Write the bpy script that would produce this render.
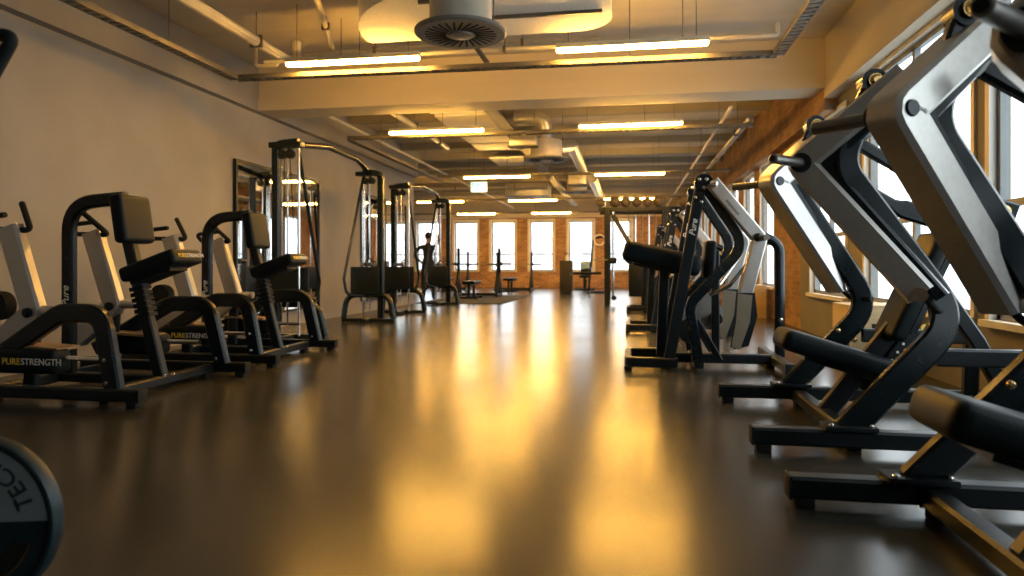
import bpy, bmesh, math, random
from mathutils import Vector, Matrix

random.seed(4)
for o in list(bpy.data.objects):
    bpy.data.objects.remove(o)
sc = bpy.context.scene
COL = sc.collection
PI = math.pi
R = math.radians

# ------------------------------------------------------------------ camera
YAW = math.atan(116 / 683.0)
EYE = 0.92
cam_d = bpy.data.cameras.new('camera')
cam = bpy.data.objects.new('camera', cam_d)
COL.objects.link(cam)
cam.location = (0, 0, EYE)
cam.rotation_euler = (PI / 2, 0, YAW)
cam_d.sensor_width = 36
cam_d.lens = 683 / 1024 * 36
cam_d.shift_y = -23 / 1024
cam_d.clip_start = 0.05
cam_d.dof.use_dof = True
cam_d.dof.focus_distance = 4.3
cam_d.dof.aperture_fstop = 2.2
sc.camera = cam

# ------------------------------------------------------------------ world, exposure
w = bpy.data.worlds.new('sky')
sc.world = w
w.use_nodes = True
wn = w.node_tree.nodes
wn['Background'].inputs['Color'].default_value = (0.86, 0.94, 1.0, 1)
wn['Background'].inputs['Strength'].default_value = 5.0
sc.view_settings.view_transform = 'Standard'
sc.view_settings.look = 'None'
sc.view_settings.gamma = 1
sc.view_settings.exposure = 0.0
sc.view_settings.use_curve_mapping = False
LAMP_STRENGTH = 180.0
LAMP_COLOR = (1.0, 0.50, 0.085)


# ------------------------------------------------------------------ materials
MATS = {}


def mat(name, col, rough=0.5, metal=0.0, col2=None, scale=8.0, bump=0.0, rough2=None, coat=0.0,
        coat_rough=0.1, emit=None, strength=0.0, spec=0.5, stretch=(1, 1, 1), detail=4.0):
    m = bpy.data.materials.new(name)
    m.use_nodes = True
    nt = m.node_tree
    b = nt.nodes['Principled BSDF']
    tc = nt.nodes.new('ShaderNodeTexCoord')
    mp = nt.nodes.new('ShaderNodeMapping')
    mp.inputs['Scale'].default_value = stretch
    nz = nt.nodes.new('ShaderNodeTexNoise')
    nz.inputs['Scale'].default_value = scale
    nz.inputs['Detail'].default_value = detail
    nt.links.new(tc.outputs['Object'], mp.inputs['Vector'])
    nt.links.new(mp.outputs['Vector'], nz.inputs['Vector'])
    rm = nt.nodes.new('ShaderNodeValToRGB')
    rm.color_ramp.elements[0].position = 0.3
    rm.color_ramp.elements[1].position = 0.7
    c2 = col2 if col2 else tuple(min(1, c * 1.12 + 0.001) for c in col)
    rm.color_ramp.elements[0].color = (*col, 1)
    rm.color_ramp.elements[1].color = (*c2, 1)
    nt.links.new(nz.outputs['Fac'], rm.inputs['Fac'])
    nt.links.new(rm.outputs['Color'], b.inputs['Base Color'])
    mr = nt.nodes.new('ShaderNodeMapRange')
    mr.inputs['To Min'].default_value = rough
    mr.inputs['To Max'].default_value = rough2 if rough2 is not None else min(1, rough * 1.15)
    nt.links.new(nz.outputs['Fac'], mr.inputs['Value'])
    nt.links.new(mr.outputs['Result'], b.inputs['Roughness'])
    b.inputs['Metallic'].default_value = metal
    b.inputs['Specular IOR Level'].default_value = spec
    b.inputs['Coat Weight'].default_value = coat
    b.inputs['Coat Roughness'].default_value = coat_rough
    if bump:
        bp = nt.nodes.new('ShaderNodeBump')
        bp.inputs['Strength'].default_value = bump
        bp.inputs['Distance'].default_value = 0.01
        nt.links.new(nz.outputs['Fac'], bp.inputs['Height'])
        nt.links.new(bp.outputs['Normal'], b.inputs['Normal'])
    if emit:
        b.inputs['Emission Color'].default_value = (*emit, 1)
        b.inputs['Emission Strength'].default_value = strength
    MATS[name] = m
    return m


def brick_mat(name, c1, c2, mortar, axis):
    """brick surface for walls too far away to tell single bricks apart; axis = wall's horizontal axis"""
    m = mat(name, c1, 0.85)
    nt = m.node_tree
    b = nt.nodes['Principled BSDF']
    tc = nt.nodes.new('ShaderNodeTexCoord')
    sx = nt.nodes.new('ShaderNodeSeparateXYZ')
    cx = nt.nodes.new('ShaderNodeCombineXYZ')
    nt.links.new(tc.outputs['Object'], sx.inputs[0])
    nt.links.new(sx.outputs[axis], cx.inputs[0])
    nt.links.new(sx.outputs[2], cx.inputs[1])
    br = nt.nodes.new('ShaderNodeTexBrick')
    br.inputs['Color1'].default_value = (*c1, 1)
    br.inputs['Color2'].default_value = (*c2, 1)
    br.inputs['Mortar'].default_value = (*mortar, 1)
    br.inputs['Scale'].default_value = 1.0
    br.inputs['Brick Width'].default_value = 0.25
    br.inputs['Row Height'].default_value = 0.077
    br.inputs['Mortar Size'].default_value = 0.006
    nt.links.new(cx.outputs[0], br.inputs['Vector'])
    nz = nt.nodes.new('ShaderNodeTexNoise')
    nz.inputs['Scale'].default_value = 2.3
    nz.inputs['Detail'].default_value = 6
    nt.links.new(tc.outputs['Object'], nz.inputs['Vector'])
    mx = nt.nodes.new('ShaderNodeMix')
    mx.data_type = 'RGBA'
    mx.blend_type = 'OVERLAY'
    mx.inputs[0].default_value = 0.7
    nt.links.new(br.outputs['Color'], mx.inputs[6])
    nt.links.new(nz.outputs['Fac'], mx.inputs[7])
    nt.links.new(mx.outputs[2], b.inputs['Base Color'])
    bp = nt.nodes.new('ShaderNodeBump')
    bp.inputs['Strength'].default_value = 0.5
    bp.inputs['Distance'].default_value = 0.01
    nt.links.new(br.outputs['Fac'], bp.inputs['Height'])
    bp.invert = True
    nt.links.new(bp.outputs['Normal'], b.inputs['Normal'])
    return m


BLACK = mat('black_powder_coat', (0.004, 0.008, 0.010), 0.32, rough2=0.44, scale=30, spec=0.35)
BLACKG = mat('black_gloss_tube', (0.004, 0.009, 0.011), 0.26, rough2=0.28, scale=20, spec=0.35)
LEATHER = mat('black_leather', (0.005, 0.009, 0.010), 0.42, rough2=0.5, scale=120, bump=0.12, spec=0.16)
RUBBER = mat('black_rubber', (0.008, 0.010, 0.010), 0.7, scale=60, spec=0.3)
SILVER = mat('silver_paint', (0.46, 0.45, 0.42), 0.30, metal=0.75, rough2=0.38, scale=40)
CHROME = mat('chrome', (0.75, 0.74, 0.72), 0.16, metal=1.0, scale=30)
STEEL = mat('dark_steel', (0.22, 0.21, 0.19), 0.3, metal=0.9, scale=25)
GALV = mat('galvanised_steel', (0.55, 0.54, 0.50), 0.3, metal=0.85, col2=(0.68, 0.66, 0.6), scale=14, rough2=0.45)
TRAYM = mat('zinc_tray', (0.16, 0.15, 0.125), 0.4, metal=0.6, scale=12)
PIPEM = mat('painted_pipe', (0.58, 0.53, 0.42), 0.4, scale=10)
BRASS = mat('brass_bolt_and_glint', (0.75, 0.5, 0.2), 0.25, metal=1.0)
YELLOW = mat('yellow_print', (0.85, 0.6, 0.08), 0.5)
WHITEP = mat('white_print', (0.75, 0.74, 0.68), 0.5)
FLOOR = mat('polished_concrete', (0.026, 0.027, 0.023), 0.17, col2=(0.056, 0.053, 0.043), scale=1.1, rough2=0.27,
            detail=8, spec=0.42)
WALLP = mat('grey_plaster', (0.27, 0.255, 0.23), 0.75, col2=(0.32, 0.305, 0.275), scale=1.6, detail=7, bump=0.05)
WALLR = mat('taupe_plaster', (0.17, 0.158, 0.135), 0.75, col2=(0.21, 0.195, 0.168), scale=2.2, detail=7)
BEAMM = mat('beam_plaster', (0.54, 0.47, 0.35), 0.7, col2=(0.60, 0.53, 0.40), scale=1.2, detail=6,
            stretch=(0.3, 1, 3))
CEIL = mat('concrete_ceiling', (0.52, 0.47, 0.37), 0.75, col2=(0.62, 0.56, 0.45), scale=1.4, detail=7,
           stretch=(0.4, 2, 1))
RIB = mat('ceiling_rib_paint', (0.36, 0.33, 0.26), 0.75, scale=3)
BRICKX = brick_mat('brick_end_wall', (0.24, 0.115, 0.055), (0.42, 0.23, 0.11), (0.52, 0.42, 0.30), 0)
BRICKY = brick_mat('brick_side_wall', (0.24, 0.13, 0.06), (0.34, 0.19, 0.09), (0.30, 0.21, 0.13), 1)
WFRAME = mat('cream_window_frame', (0.62, 0.58, 0.49), 0.5, scale=6)
DFRAME = mat('dark_window_sash', (0.16, 0.17, 0.17), 0.4, scale=6)
PANEL = mat('white_ceiling_baffle', (0.86, 0.83, 0.76), 0.6, scale=40, bump=0.03)
WOOD = mat('plywood', (0.50, 0.36, 0.18), 0.55, col2=(0.62, 0.46, 0.25), scale=3, stretch=(1, 8, 8))
KIOSK = mat('dark_olive_laminate', (0.022, 0.020, 0.013), 0.55, scale=5)
TANM = mat('tan_footplate', (0.30, 0.20, 0.10), 0.42, scale=9)
PLATE_D = mat('dark_teal_rubber', (0.006, 0.022, 0.028), 0.4, scale=20)
PLATE_L = mat('pale_blue_grey_band', (0.20, 0.24, 0.25), 0.5, scale=20)
TOWEL = mat('pale_blue_towel', (0.45, 0.60, 0.66), 0.9, scale=30, bump=0.2)
BALLM = mat('bronze_ball_vinyl', (0.10, 0.07, 0.035), 0.5, scale=12)
GREENM = mat('exit_green', (0.05, 0.55, 0.36), 0.5, emit=(0.15, 0.85, 0.55), strength=1.1)
EXITW = mat('exit_white', (0.85, 0.95, 0.9), 0.5, emit=(0.85, 1.0, 0.95), strength=1.6)
BRONZE = mat('bronze_plate', (0.30, 0.25, 0.18), 0.3, metal=0.5, scale=9)
MIRROR = mat('mirror_silver', (0.78, 0.80, 0.80), 0.02, metal=1.0, rough2=0.03)
LAMP = mat('lamp_diffuser', (1, 0.8, 0.5), 0.4, emit=LAMP_COLOR, strength=LAMP_STRENGTH)
HOUSE = mat('lamp_housing', (0.6, 0.55, 0.42), 0.4, scale=5)
SLOT = mat('vent_slot_black', (0.008, 0.008, 0.007), 0.6)
VENT = mat('vent_plate', (0.26, 0.25, 0.22), 0.4, metal=0.4, scale=20)
CLOTH = mat('dark_sportswear', (0.012, 0.02, 0.024), 0.85, scale=20, bump=0.1)
SKIN = mat('skin', (0.55, 0.32, 0.22), 0.5, scale=12)
HAIR = mat('dark_hair', (0.015, 0.011, 0.009), 0.5, scale=60, bump=0.3)
BUILD1 = mat('pale_render', (0.80, 0.74, 0.72), 0.9, scale=1)
BUILD2 = mat('pale_roof', (0.74, 0.62, 0.60), 0.9, scale=1)
GROUND = mat('outside_asphalt', (0.5, 0.5, 0.5), 0.9, scale=2)

glass = bpy.data.materials.new('window_glass')
glass.use_nodes = True
g_nt = glass.node_tree
for n in list(g_nt.nodes):
    g_nt.nodes.remove(n)
g_out = g_nt.nodes.new('ShaderNodeOutputMaterial')
g_mix = g_nt.nodes.new('ShaderNodeMixShader')
g_tr = g_nt.nodes.new('ShaderNodeBsdfTransparent')
g_tr.inputs[0].default_value = (0.96, 0.98, 0.98, 1)
g_gl = g_nt.nodes.new('ShaderNodeBsdfGlossy')
g_gl.inputs['Roughness'].default_value = 0.03
g_mix.inputs[0].default_value = 0.04
g_nt.links.new(g_tr.outputs[0], g_mix.inputs[1])
g_nt.links.new(g_gl.outputs[0], g_mix.inputs[2])
g_nt.links.new(g_mix.outputs[0], g_out.inputs[0])


# ------------------------------------------------------------------ mesh helpers
def V(*a):
    return Vector(a)


def fillet(path, rad, seg=6):
    """round the inner corners of a polyline; rad = one number or one per inner corner"""
    p = [Vector(q) for q in path]
    out = [p[0]]
    for i in range(1, len(p) - 1):
        r = rad[i - 1] if isinstance(rad, (list, tuple)) else rad
        a, b, c = p[i - 1], p[i], p[i + 1]
        d1, d2 = (a - b), (c - b)
        l1, l2 = d1.length, d2.length
        d1.normalize(); d2.normalize()
        ang = d1.angle(d2)
        if r <= 0 or ang > 3.1:
            out.append(b); continue
        t = min(r / math.tan(ang / 2), l1 * 0.48, l2 * 0.48)
        q0, q2 = b + d1 * t, b + d2 * t
        for k in range(seg + 1):
            u = k / seg
            out.append(q0 * (1 - u) ** 2 + b * 2 * u * (1 - u) + q2 * u * u)
    out.append(p[-1])
    return out


class MB:
    def __init__(self):
        self.bm = bmesh.new()

    def box(self, c, s, rot=None, bev=0.0, seg=2):
        m = Matrix.Translation(Vector(c))
        if rot is not None:
            m = m @ (rot if isinstance(rot, Matrix) else Matrix.Rotation(rot, 4, 'Z'))
        b2 = bmesh.new()
        bmesh.ops.create_cube(b2, size=1.0, matrix=Matrix.Diagonal((*s, 1)))
        if bev > 0:
            bmesh.ops.bevel(b2, geom=b2.edges[:], offset=bev, segments=seg, profile=0.6, affect='EDGES')
        bmesh.ops.transform(b2, matrix=m, verts=b2.verts)
        self._merge(b2)
        return self

    def span(self, a, b, bev=0.0):
        a, b = Vector(a), Vector(b)
        return self.box((a + b) / 2, [abs(x) for x in (b - a)], bev=bev)

    def _merge(self, b2):
        me = bpy.data.meshes.new('tmp')
        b2.to_mesh(me); b2.free()
        self.bm.from_mesh(me)
        bpy.data.meshes.remove(me)

    def cyl(self, p0, p1, r, r2=None, seg=14):
        p0, p1 = Vector(p0), Vector(p1)
        d = p1 - p0
        m = Matrix.Translation((p0 + p1) / 2) @ d.to_track_quat('Z', 'Y').to_matrix().to_4x4()
        bmesh.ops.create_cone(self.bm, cap_ends=True, segments=seg, radius1=r, radius2=r if r2 is None else r2,
                              depth=d.length, matrix=m)
        return self

    def sphere(self, c, r, s=(1, 1, 1), u=12, v=8):
        bmesh.ops.create_uvsphere(self.bm, u_segments=u, v_segments=v, radius=r,
                                  matrix=Matrix.Translation(Vector(c)) @ Matrix.Diagonal((*s, 1)))
        return self

    def tube(self, path, r, seg=8, closed=False):
        p = [Vector(q) for q in path]
        n = len(p)
        rings = []
        ref = None
        for i in range(n):
            if closed:
                t = (p[(i + 1) % n] - p[i - 1]).normalized()
            else:
                t = (p[min(i + 1, n - 1)] - p[max(i - 1, 0)]).normalized()
            if ref is None:
                ref = t.orthogonal().normalized()
            else:
                ref = (ref - t * ref.dot(t))
                ref = ref.normalized() if ref.length > 1e-5 else t.orthogonal().normalized()
            bi = t.cross(ref)
            rings.append([self.bm.verts.new(p[i] + (ref * math.cos(a) + bi * math.sin(a)) * r)
                          for a in [2 * PI * k / seg for k in range(seg)]])
        self._skin(rings, seg, closed)
        return self

    def _skin(self, rings, seg, closed=False):
        nr = len(rings)
        for i in range(nr if closed else nr - 1):
            a, b = rings[i], rings[(i + 1) % nr]
            for k in range(seg):
                self.bm.faces.new((a[k], a[(k + 1) % seg], b[(k + 1) % seg], b[k]))
        if not closed:
            self.bm.faces.new(rings[0][::-1])
            self.bm.faces.new(rings[-1])

    def sweep(self, path, n, wn_, wb, ch=0.008):
        """rectangular bar with small chamfers along a planar path; n = plane normal,
        wn_ = size along n, wb = size in the plane (one number or one per point)"""
        p = [Vector(q) for q in path]
        n = Vector(n).normalized()
        rings = []
        for i in range(len(p)):
            t1 = (p[i] - p[i - 1]).normalized() if i > 0 else (p[1] - p[0]).normalized()
            t2 = (p[i + 1] - p[i]).normalized() if i < len(p) - 1 else t1
            t = (t1 + t2).normalized()
            b = t.cross(n).normalized()
            k = 1.0 / max(0.35, t.dot(t1))
            ww = (wb[i] if isinstance(wb, (list, tuple)) else wb) / 2
            hn = wn_ / 2
            prof = [(-hn + ch, -ww), (hn - ch, -ww), (hn, -ww + ch), (hn, ww - ch),
                    (hn - ch, ww), (-hn + ch, ww), (-hn, ww - ch), (-hn, -ww + ch)]
            rings.append([self.bm.verts.new(p[i] + n * a + b * (c * k)) for a, c in prof])
        self._skin(rings, 8)
        return self

    def prism(self, pts, d):
        """polygon (3-D points) extruded by vector d"""
        d = Vector(d)
        a = [self.bm.verts.new(Vector(q)) for q in pts]
        b = [self.bm.verts.new(Vector(q) + d) for q in pts]
        k = len(a)
        self.bm.faces.new(a[::-1]); self.bm.faces.new(b)
        for i in range(k):
            self.bm.faces.new((a[i], a[(i + 1) % k], b[(i + 1) % k], b[i]))
        return self

    def lathe(self, prof, axis_o=(0, 0, 0), mtx=None, seg=24):
        """(r, z) profile about z"""
        m = mtx if mtx else Matrix.Translation(Vector(axis_o))
        rings = []
        for r, z in prof:
            rings.append([self.bm.verts.new(m @ Vector((r * math.cos(2 * PI * k / seg), r * math.sin(2 * PI * k / seg), z)))
                          for k in range(seg)])
        for i in range(len(rings) - 1):
            a, b = rings[i], rings[i + 1]
            for k in range(seg):
                self.bm.faces.new((a[k], a[(k + 1) % seg], b[(k + 1) % seg], b[k]))
        self.bm.faces.new(rings[0][::-1]); self.bm.faces.new(rings[-1])
        return self

    def mesh(self, name, smooth=True):
        bmesh.ops.recalc_face_normals(self.bm, faces=self.bm.faces)
        me = bpy.data.meshes.new(name)
        self.bm.to_mesh(me); self.bm.free()
        if smooth:
            me.shade_smooth()
            me.set_sharp_from_angle(angle=R(35))
        return me

    def build(self, name, m, parent=None, label=None, smooth=True, loc=None):
        me = self.mesh(name, smooth)
        me.materials.append(m)
        return link(name, me, parent, label, loc)


def link(name, me, parent=None, label=None, loc=None):
    o = bpy.data.objects.new(name, me)
    COL.objects.link(o)
    if parent is not None:
        o.parent = parent
    if label:
        o['label'] = label
    if loc is not None:
        o.location = loc
    return o


def tag(o, label, cat, group=None, kind=None):
    o['label'] = label
    o['category'] = cat
    if group:
        o['group'] = group
    if kind:
        o['kind'] = kind
    return o


def thing(name, loc, label, cat, group=None, rz=0.0):
    o = bpy.data.objects.new(name, None)
    o.empty_display_size = 0.1
    COL.objects.link(o)
    o.location = loc
    o.rotation_euler = (0, 0, rz)
    return tag(o, label, cat, group)


def struct(o, label=None):
    o['kind'] = 'structure'
    if label:
        o['label'] = label
    return o


def copy_tree(o, parent=None):
    c = o.copy()
    COL.objects.link(c)
    c.parent = parent
    for ch in [x for x in bpy.data.objects if x.parent == o]:
        copy_tree(ch, c)
    return c


def dup(o, loc, label, rz=None):
    c = copy_tree(o)
    c.location = loc
    c['label'] = label
    if rz is not None:
        c.rotation_euler = (0, 0, rz)
    return c


def text_part(name, s, size, mtx, m, parent, ext=0.001, align='CENTER', shear=0.0, arc=None):
    cu = bpy.data.curves.new('txt', 'FONT')
    cu.body = s
    cu.size = size
    cu.extrude = ext
    cu.align_x = align
    cu.align_y = 'CENTER'
    cu.shear = shear
    cu.resolution_u = 3
    cu.offset = size * 0.012
    t = bpy.data.objects.new('txt', cu)
    COL.objects.link(t)
    bpy.context.view_layer.update()
    dg = bpy.context.evaluated_depsgraph_get()
    me = bpy.data.meshes.new_from_object(t.evaluated_get(dg))
    bpy.data.objects.remove(t)
    bpy.data.curves.remove(cu)
    if arc:
        for v in me.vertices:
            a = v.co.x / arc
            rr = arc + v.co.y
            v.co = Vector((rr * math.sin(a), rr * math.cos(a), v.co.z))
    me.transform(mtx)
    me.materials.clear()
    me.materials.append(m)
    return link(name, me, parent)


def frame(x, y, z, o):
    """matrix from column vectors and origin"""
    x, y, z, o = Vector(x).normalized(), Vector(y).normalized(), Vector(z).normalized(), Vector(o)
    return Matrix(((x.x, y.x, z.x, o.x), (x.y, y.y, z.y, o.y), (x.z, y.z, z.z, o.z), (0, 0, 0, 1)))


def wordmark(parent, mtx, size, gap=None):
    """two-colour wordmark, yellow first half, white second half"""
    text_part('lettering_yellow', 'PURE', size, mtx @ Matrix.Translation((-size * 0.95, 0, 0)), YELLOW, parent, align='RIGHT')
    text_part('lettering_white', 'STRENGTH', size, mtx @ Matrix.Translation((-size * 0.88, 0, 0)), WHITEP, parent, align='LEFT')


def pad(c, size, rot, m, name, parent, bev=0.035, seg=4):
    """rounded upholstered pad"""
    b = MB()
    b.box(c, size, rot=rot, bev=min(bev, min(size) * 0.45), seg=seg)
    return b.build(name, m, parent)


def RY(a):
    return Matrix.Rotation(a, 4, 'Y')


# ------------------------------------------------------------------ the room shell
XL, XR = -5.08, 2.45            # side walls
YB, YF = -5.0, 27.6             # rear wall, far wall
ZC = 3.62                       # ceiling
ZS = 3.02                       # beam soffit
WALL_END = 15.8                 # left wall ends here, the room widens
XLL = -9.6

b = MB(); b.span((XLL, YB, -0.1), (XR + 0.3, YF + 0.3, 0))
floor_o = struct(b.build('floor', FLOOR, smooth=False), 'dark polished concrete floor')

b = MB(); b.span((XLL, YB, ZC), (XR + 0.3, YF + 0.3, ZC + 0.15))
ceil_o = struct(b.build('ceiling', CEIL, smooth=False), 'painted concrete ceiling with cross ribs')
rib = MB(); rib.span((XLL + 0.01, -0.08, -0.14), (2.29, 0.08, 0.0))
rib_me = rib.mesh('ceiling_rib', False); rib_me.materials.append(RIB)
for i in range(12):
    y = 10.3 + i * 1.45
    if y < 16.4:
        ribc = MB(); ribc.span((-4.96, -0.08, -0.14), (2.29, 0.08, 0.0))
        o = ribc.build('ceiling_rib', RIB, ceil_o, smooth=False); o.location = (0, y, ZC)
    else:
        o = link('ceiling_rib', rib_me, ceil_o, loc=(0, y, ZC))

b = MB(); b.span((XL - 0.2, YB, 0), (XL, WALL_END, ZC))
struct(b.build('wall_left', WALLP, smooth=False), 'smooth grey plaster wall behind the mirrors')
b = MB(); b.span((XL, YB, ZS), (-4.97, WALL_END, ZC))
struct(b.build('trim_1', WALLP, smooth=False), 'plastered bulkhead along the top of the left wall')
b = MB(); b.span((XLL - 0.2, WALL_END - 0.2, 0), (XL - 0.2, WALL_END, ZC))
struct(b.build('wall_return', WALLP, smooth=False), 'plaster wall where the room widens')
b = MB(); b.span((XLL - 0.2, WALL_END, 0), (XLL, YF, ZC))
struct(b.build('wall_far_left', WALLP, smooth=False), 'plaster side wall of the wider end')
b = MB(); b.span((XLL, YB - 0.2, 0), (XR + 0.3, YB, ZC))
struct(b.build('wall_rear', WALLR, smooth=False), 'plaster wall behind the viewer')

# main cross beam
b = MB()
b.span((-4.97, 8.62, ZS), (2.3, 9.1, ZC))
b.span((-4.97, 8.59, ZS), (2.3, 8.62, ZS + 0.14))
struct(b.build('trim_2', BEAMM, smooth=False), 'wide plastered cross beam under the ceiling')
b = MB(); b.span((XLL, YF - 0.35, 2.84), (2.3, YF, ZC))
struct(b.build('trim_5', BEAMM, smooth=False), 'cream plaster downstand above the end windows')
# longitudinal beam over the side windows: plastered in front of the cross beam, rough behind it
b = MB(); b.span((2.3, YB, 2.90), (XR + 0.12, 8.62, ZC))
struct(b.build('trim_3', BEAMM, smooth=False), 'plastered lintel beam above the near side windows')
b = MB(); b.span((2.3, 8.62, 2.76), (XR + 0.12, YF, ZC))
struct(b.build('trim_4', BRICKY, smooth=False), 'rough brown lintel beam above the far side windows')


def wall_with_holes(name, m, axis, fixed0, fixed1, a0, a1, z1, holes, label):
    """wall slab along axis 'x' or 'y' with rectangular window holes (a_lo, a_hi, z_lo, z_hi)"""
    b = MB()

    def add(lo, hi, zl, zh):
        if hi - lo < 1e-4 or zh - zl < 1e-4:
            return
        if axis == 'y':
            b.span((fixed0, lo, zl), (fixed1, hi, zh))
        else:
            b.span((lo, fixed0, zl), (hi, fixed1, zh))
    cur = a0
    for lo, hi, zl, zh in sorted(holes):
        add(cur, lo, 0, z1)
        add(lo, hi, 0, zl)
        add(lo, hi, zh, z1)
        cur = hi
    add(cur, a1, 0, z1)
    return struct(b.build(name, m, smooth=False), label)


SILL, HEAD = 0.54, 2.74
near_w = [(0.0, 2.2), (2.75, 5.15), (5.4, 7.65), (8.3, 9.8)]
far_w = [(12.15, 13.35), (14.0, 15.15), (15.95, 17.1), (17.9, 19.0), (19.8, 20.9), (21.7, 22.8), (23.6, 24.7)]
wall_with_holes('wall_right', WALLR, 'y', XR, XR + 0.12, YB, 10.4, 2.90,
                [(a, c, SILL, HEAD + (0.12 if c < 8.6 else 0)) for a, c in near_w], 'taupe plaster window wall')
wall_with_holes('wall_right_brick', BRICKY, 'y', XR, XR + 0.12, 10.4, YF, 2.78,
                [(a, c, SILL, HEAD) for a, c in far_w], 'brown brick window wall further back')


def far_x(px):
    t = (px - 512) / 683
    s, c = math.sin(YAW), math.cos(YAW)
    return YF * (-s + c * t) / (c + s * t)


FS, FH = 0.68, 2.70
fw_px = [(379, 402), (416.5, 439), (454.3, 477), (491.3, 514.6), (530, 553), (568.8, 592.8), (607, 631)]
far_holes = [(far_x(a), far_x(c), FS, FH) for a, c in fw_px]
wall_with_holes('wall_far', BRICKX, 'x', YF, YF + 0.3, XLL, XR + 0.3, ZC, far_holes, 'brick end wall with tall windows')

WN = [0]


def window(axis, lo, hi, zl, zh, at, deep):
    """frame flush with the room face, dark sash and pane inside the reveal"""
    WN[0] += 1
    root = bpy.data.objects.new('window_%d' % WN[0], None)
    COL.objects.link(root)
    struct(root)

    def P(u, d, z):
        return (at + d, u, z) if axis == 'y' else (u, at + d, z)

    def sp(bb, u0, u1, d0, d1, z0, z1):
        bb.span(P(u0, d0, z0), P(u1, d1, z1))
    f = MB()
    t = 0.10 if axis == 'x' else 0.05
    sp(f, lo - t, lo + 0.005, -0.02, deep, zl - t * 0.3, zh + t)
    sp(f, hi - 0.005, hi + t, -0.02, deep, zl - t * 0.3, zh + t)
    sp(f, lo, hi, -0.02, deep, zh - 0.005, zh + t)
    f.build('window_frame', WFRAME, root, smooth=False)
    f = MB(); sp(f, lo - 0.06, hi + 0.06, -0.06, deep, zl - 0.04, zl + 0.006)
    f.build('window_sill', WFRAME, root, smooth=False)
    f = MB(); e = 0.05
    d0, d1 = deep - 0.06, deep - 0.01
    sp(f, lo, lo + e, d0, d1, zl, zh); sp(f, hi - e, hi, d0, d1, zl, zh)
    sp(f, lo, hi, d0, d1, zh - e, zh); sp(f, lo, hi, d0, d1, zl, zl + e)
    zm = zl + (zh - zl) * 0.34
    sp(f, lo, hi, d0, d1, zm - 0.025, zm + 0.025)
    if hi - lo > 1.4:
        m_ = (lo + hi) / 2
        sp(f, m_ - 0.03, m_ + 0.03, d0, d1, zl, zh)
    f.build('window_sash', DFRAME, root, smooth=False)
    cols = [(lo + e, hi - e)] if hi - lo <= 1.4 else [(lo + e, (lo + hi) / 2 - 0.03), ((lo + hi) / 2 + 0.03, hi - e)]
    for a, c in cols:
        for z0, z1 in ((zl + e, zm - 0.025), (zm + 0.025, zh - e)):
            f = MB(); sp(f, a, c, deep - 0.04, deep - 0.034, z0, z1)
            f.build('pane', glass, root, smooth=False)
    # portal: guides daylight sampling through the opening, gives no light itself
    ld = bpy.data.lights.new('window_portal', 'AREA')
    ld.shape = 'RECTANGLE'
    ld.size, ld.size_y = hi - lo, zh - zl
    ld.cycles.is_portal = True
    lo_ = bpy.data.objects.new('window_portal', ld)
    COL.objects.link(lo_)
    lo_.location = P((lo + hi) / 2, deep + 0.02, (zl + zh) / 2)
    lo_.rotation_euler = (R(90), 0, R(90)) if axis == 'y' else (R(-90), 0, 0)
    lo_.parent = root


for a, c in near_w + far_w:
    window('y', a, c, SILL, HEAD + (0.12 if c < 8.6 else 0), XR, 0.09)
for a, c, zl, zh in far_holes:
    window('x', a, c, zl, zh, YF, 0.22)

# mirrors on the left wall
for y0, y1, lab in ((8.2, 10.6, 'large black-framed wall mirror behind the nearest cable tower'),
                    (12.5, 15.1, 'black-framed wall mirror further along, behind the second cable station')):
    t = thing('wall_mirror', (XL, (y0 + y1) / 2, 0.22), lab, 'mirror', 'mirrors on the left wall')
    hw = (y1 - y0) / 2
    for k in range(2):
        a = -hw + k * hw
        f = MB(); f.span((0.012, a + 0.012, 0.02), (0.03, a + hw - 0.012, 2.06))
        f.build('mirror_pane', MIRROR, t, smooth=False)
    f = MB()
    f.span((0.002, -hw - 0.03, 0), (0.05, -hw + 0.01, 2.09)); f.span((0.002, hw - 0.01, 0), (0.05, hw + 0.03, 2.09))
    f.span((0.002, -hw, 2.05), (0.05, hw, 2.09)); f.span((0.002, -hw, 0), (0.05, hw, 0.03))
    f.span((0.002, -0.012, 0.03), (0.04, 0.012, 2.05))
    f.build('mirror_frame', BLACK, t, smooth=False)


# ------------------------------------------------------------------ lamps
def make_lamp(loc, label, hang):
    t = thing('linear_lamp', loc, label, 'ceiling lamp', 'linear lamps under the ceiling')
    f = MB(); f.box((0, 0, 0.035), (1.44, 0.075, 0.05), bev=0.008)
    f.build('lamp_housing', HOUSE, t)
    f = MB(); f.box((0, 0, 0), (1.42, 0.07, 0.045), bev=0.015, seg=3)
    f.build('lamp_diffuser', LAMP, t)
    for s in (-1, 1):
        f = MB(); f.cyl((s * 0.6, 0, 0.06), (s * 0.6, 0, hang), 0.004, seg=6)
        f.build('hanger_wire', STEEL, t)
    return t


lamp_rows = [(6.6, 3.0, 'nearest'), (9.7, 2.88, 'second'),
             (14.4, 2.81, 'third'), (20.0, 2.83, 'fourth'), (25.0, 2.83, 'farthest')]
names = {'nearest': 'in front of the cross beam', 'second': 'just behind the cross beam',
         'third': 'in the third row back', 'fourth': 'in the fourth row back', 'farthest': 'beside the end wall'}
for y, z, nm in lamp_rows:
    for x, side in ((-2.78, 'left'), (0.03, 'right')):
        make_lamp((x, y, z), 'glowing warm linear lamp %s, %s one of the pair' % (names[nm], side), ZC - z)
for y, z, nm in lamp_rows[3:]:
    make_lamp((-5.6, y, z), 'glowing warm linear lamp over the wider left end, %s' % names[nm], ZC - z)


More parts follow.
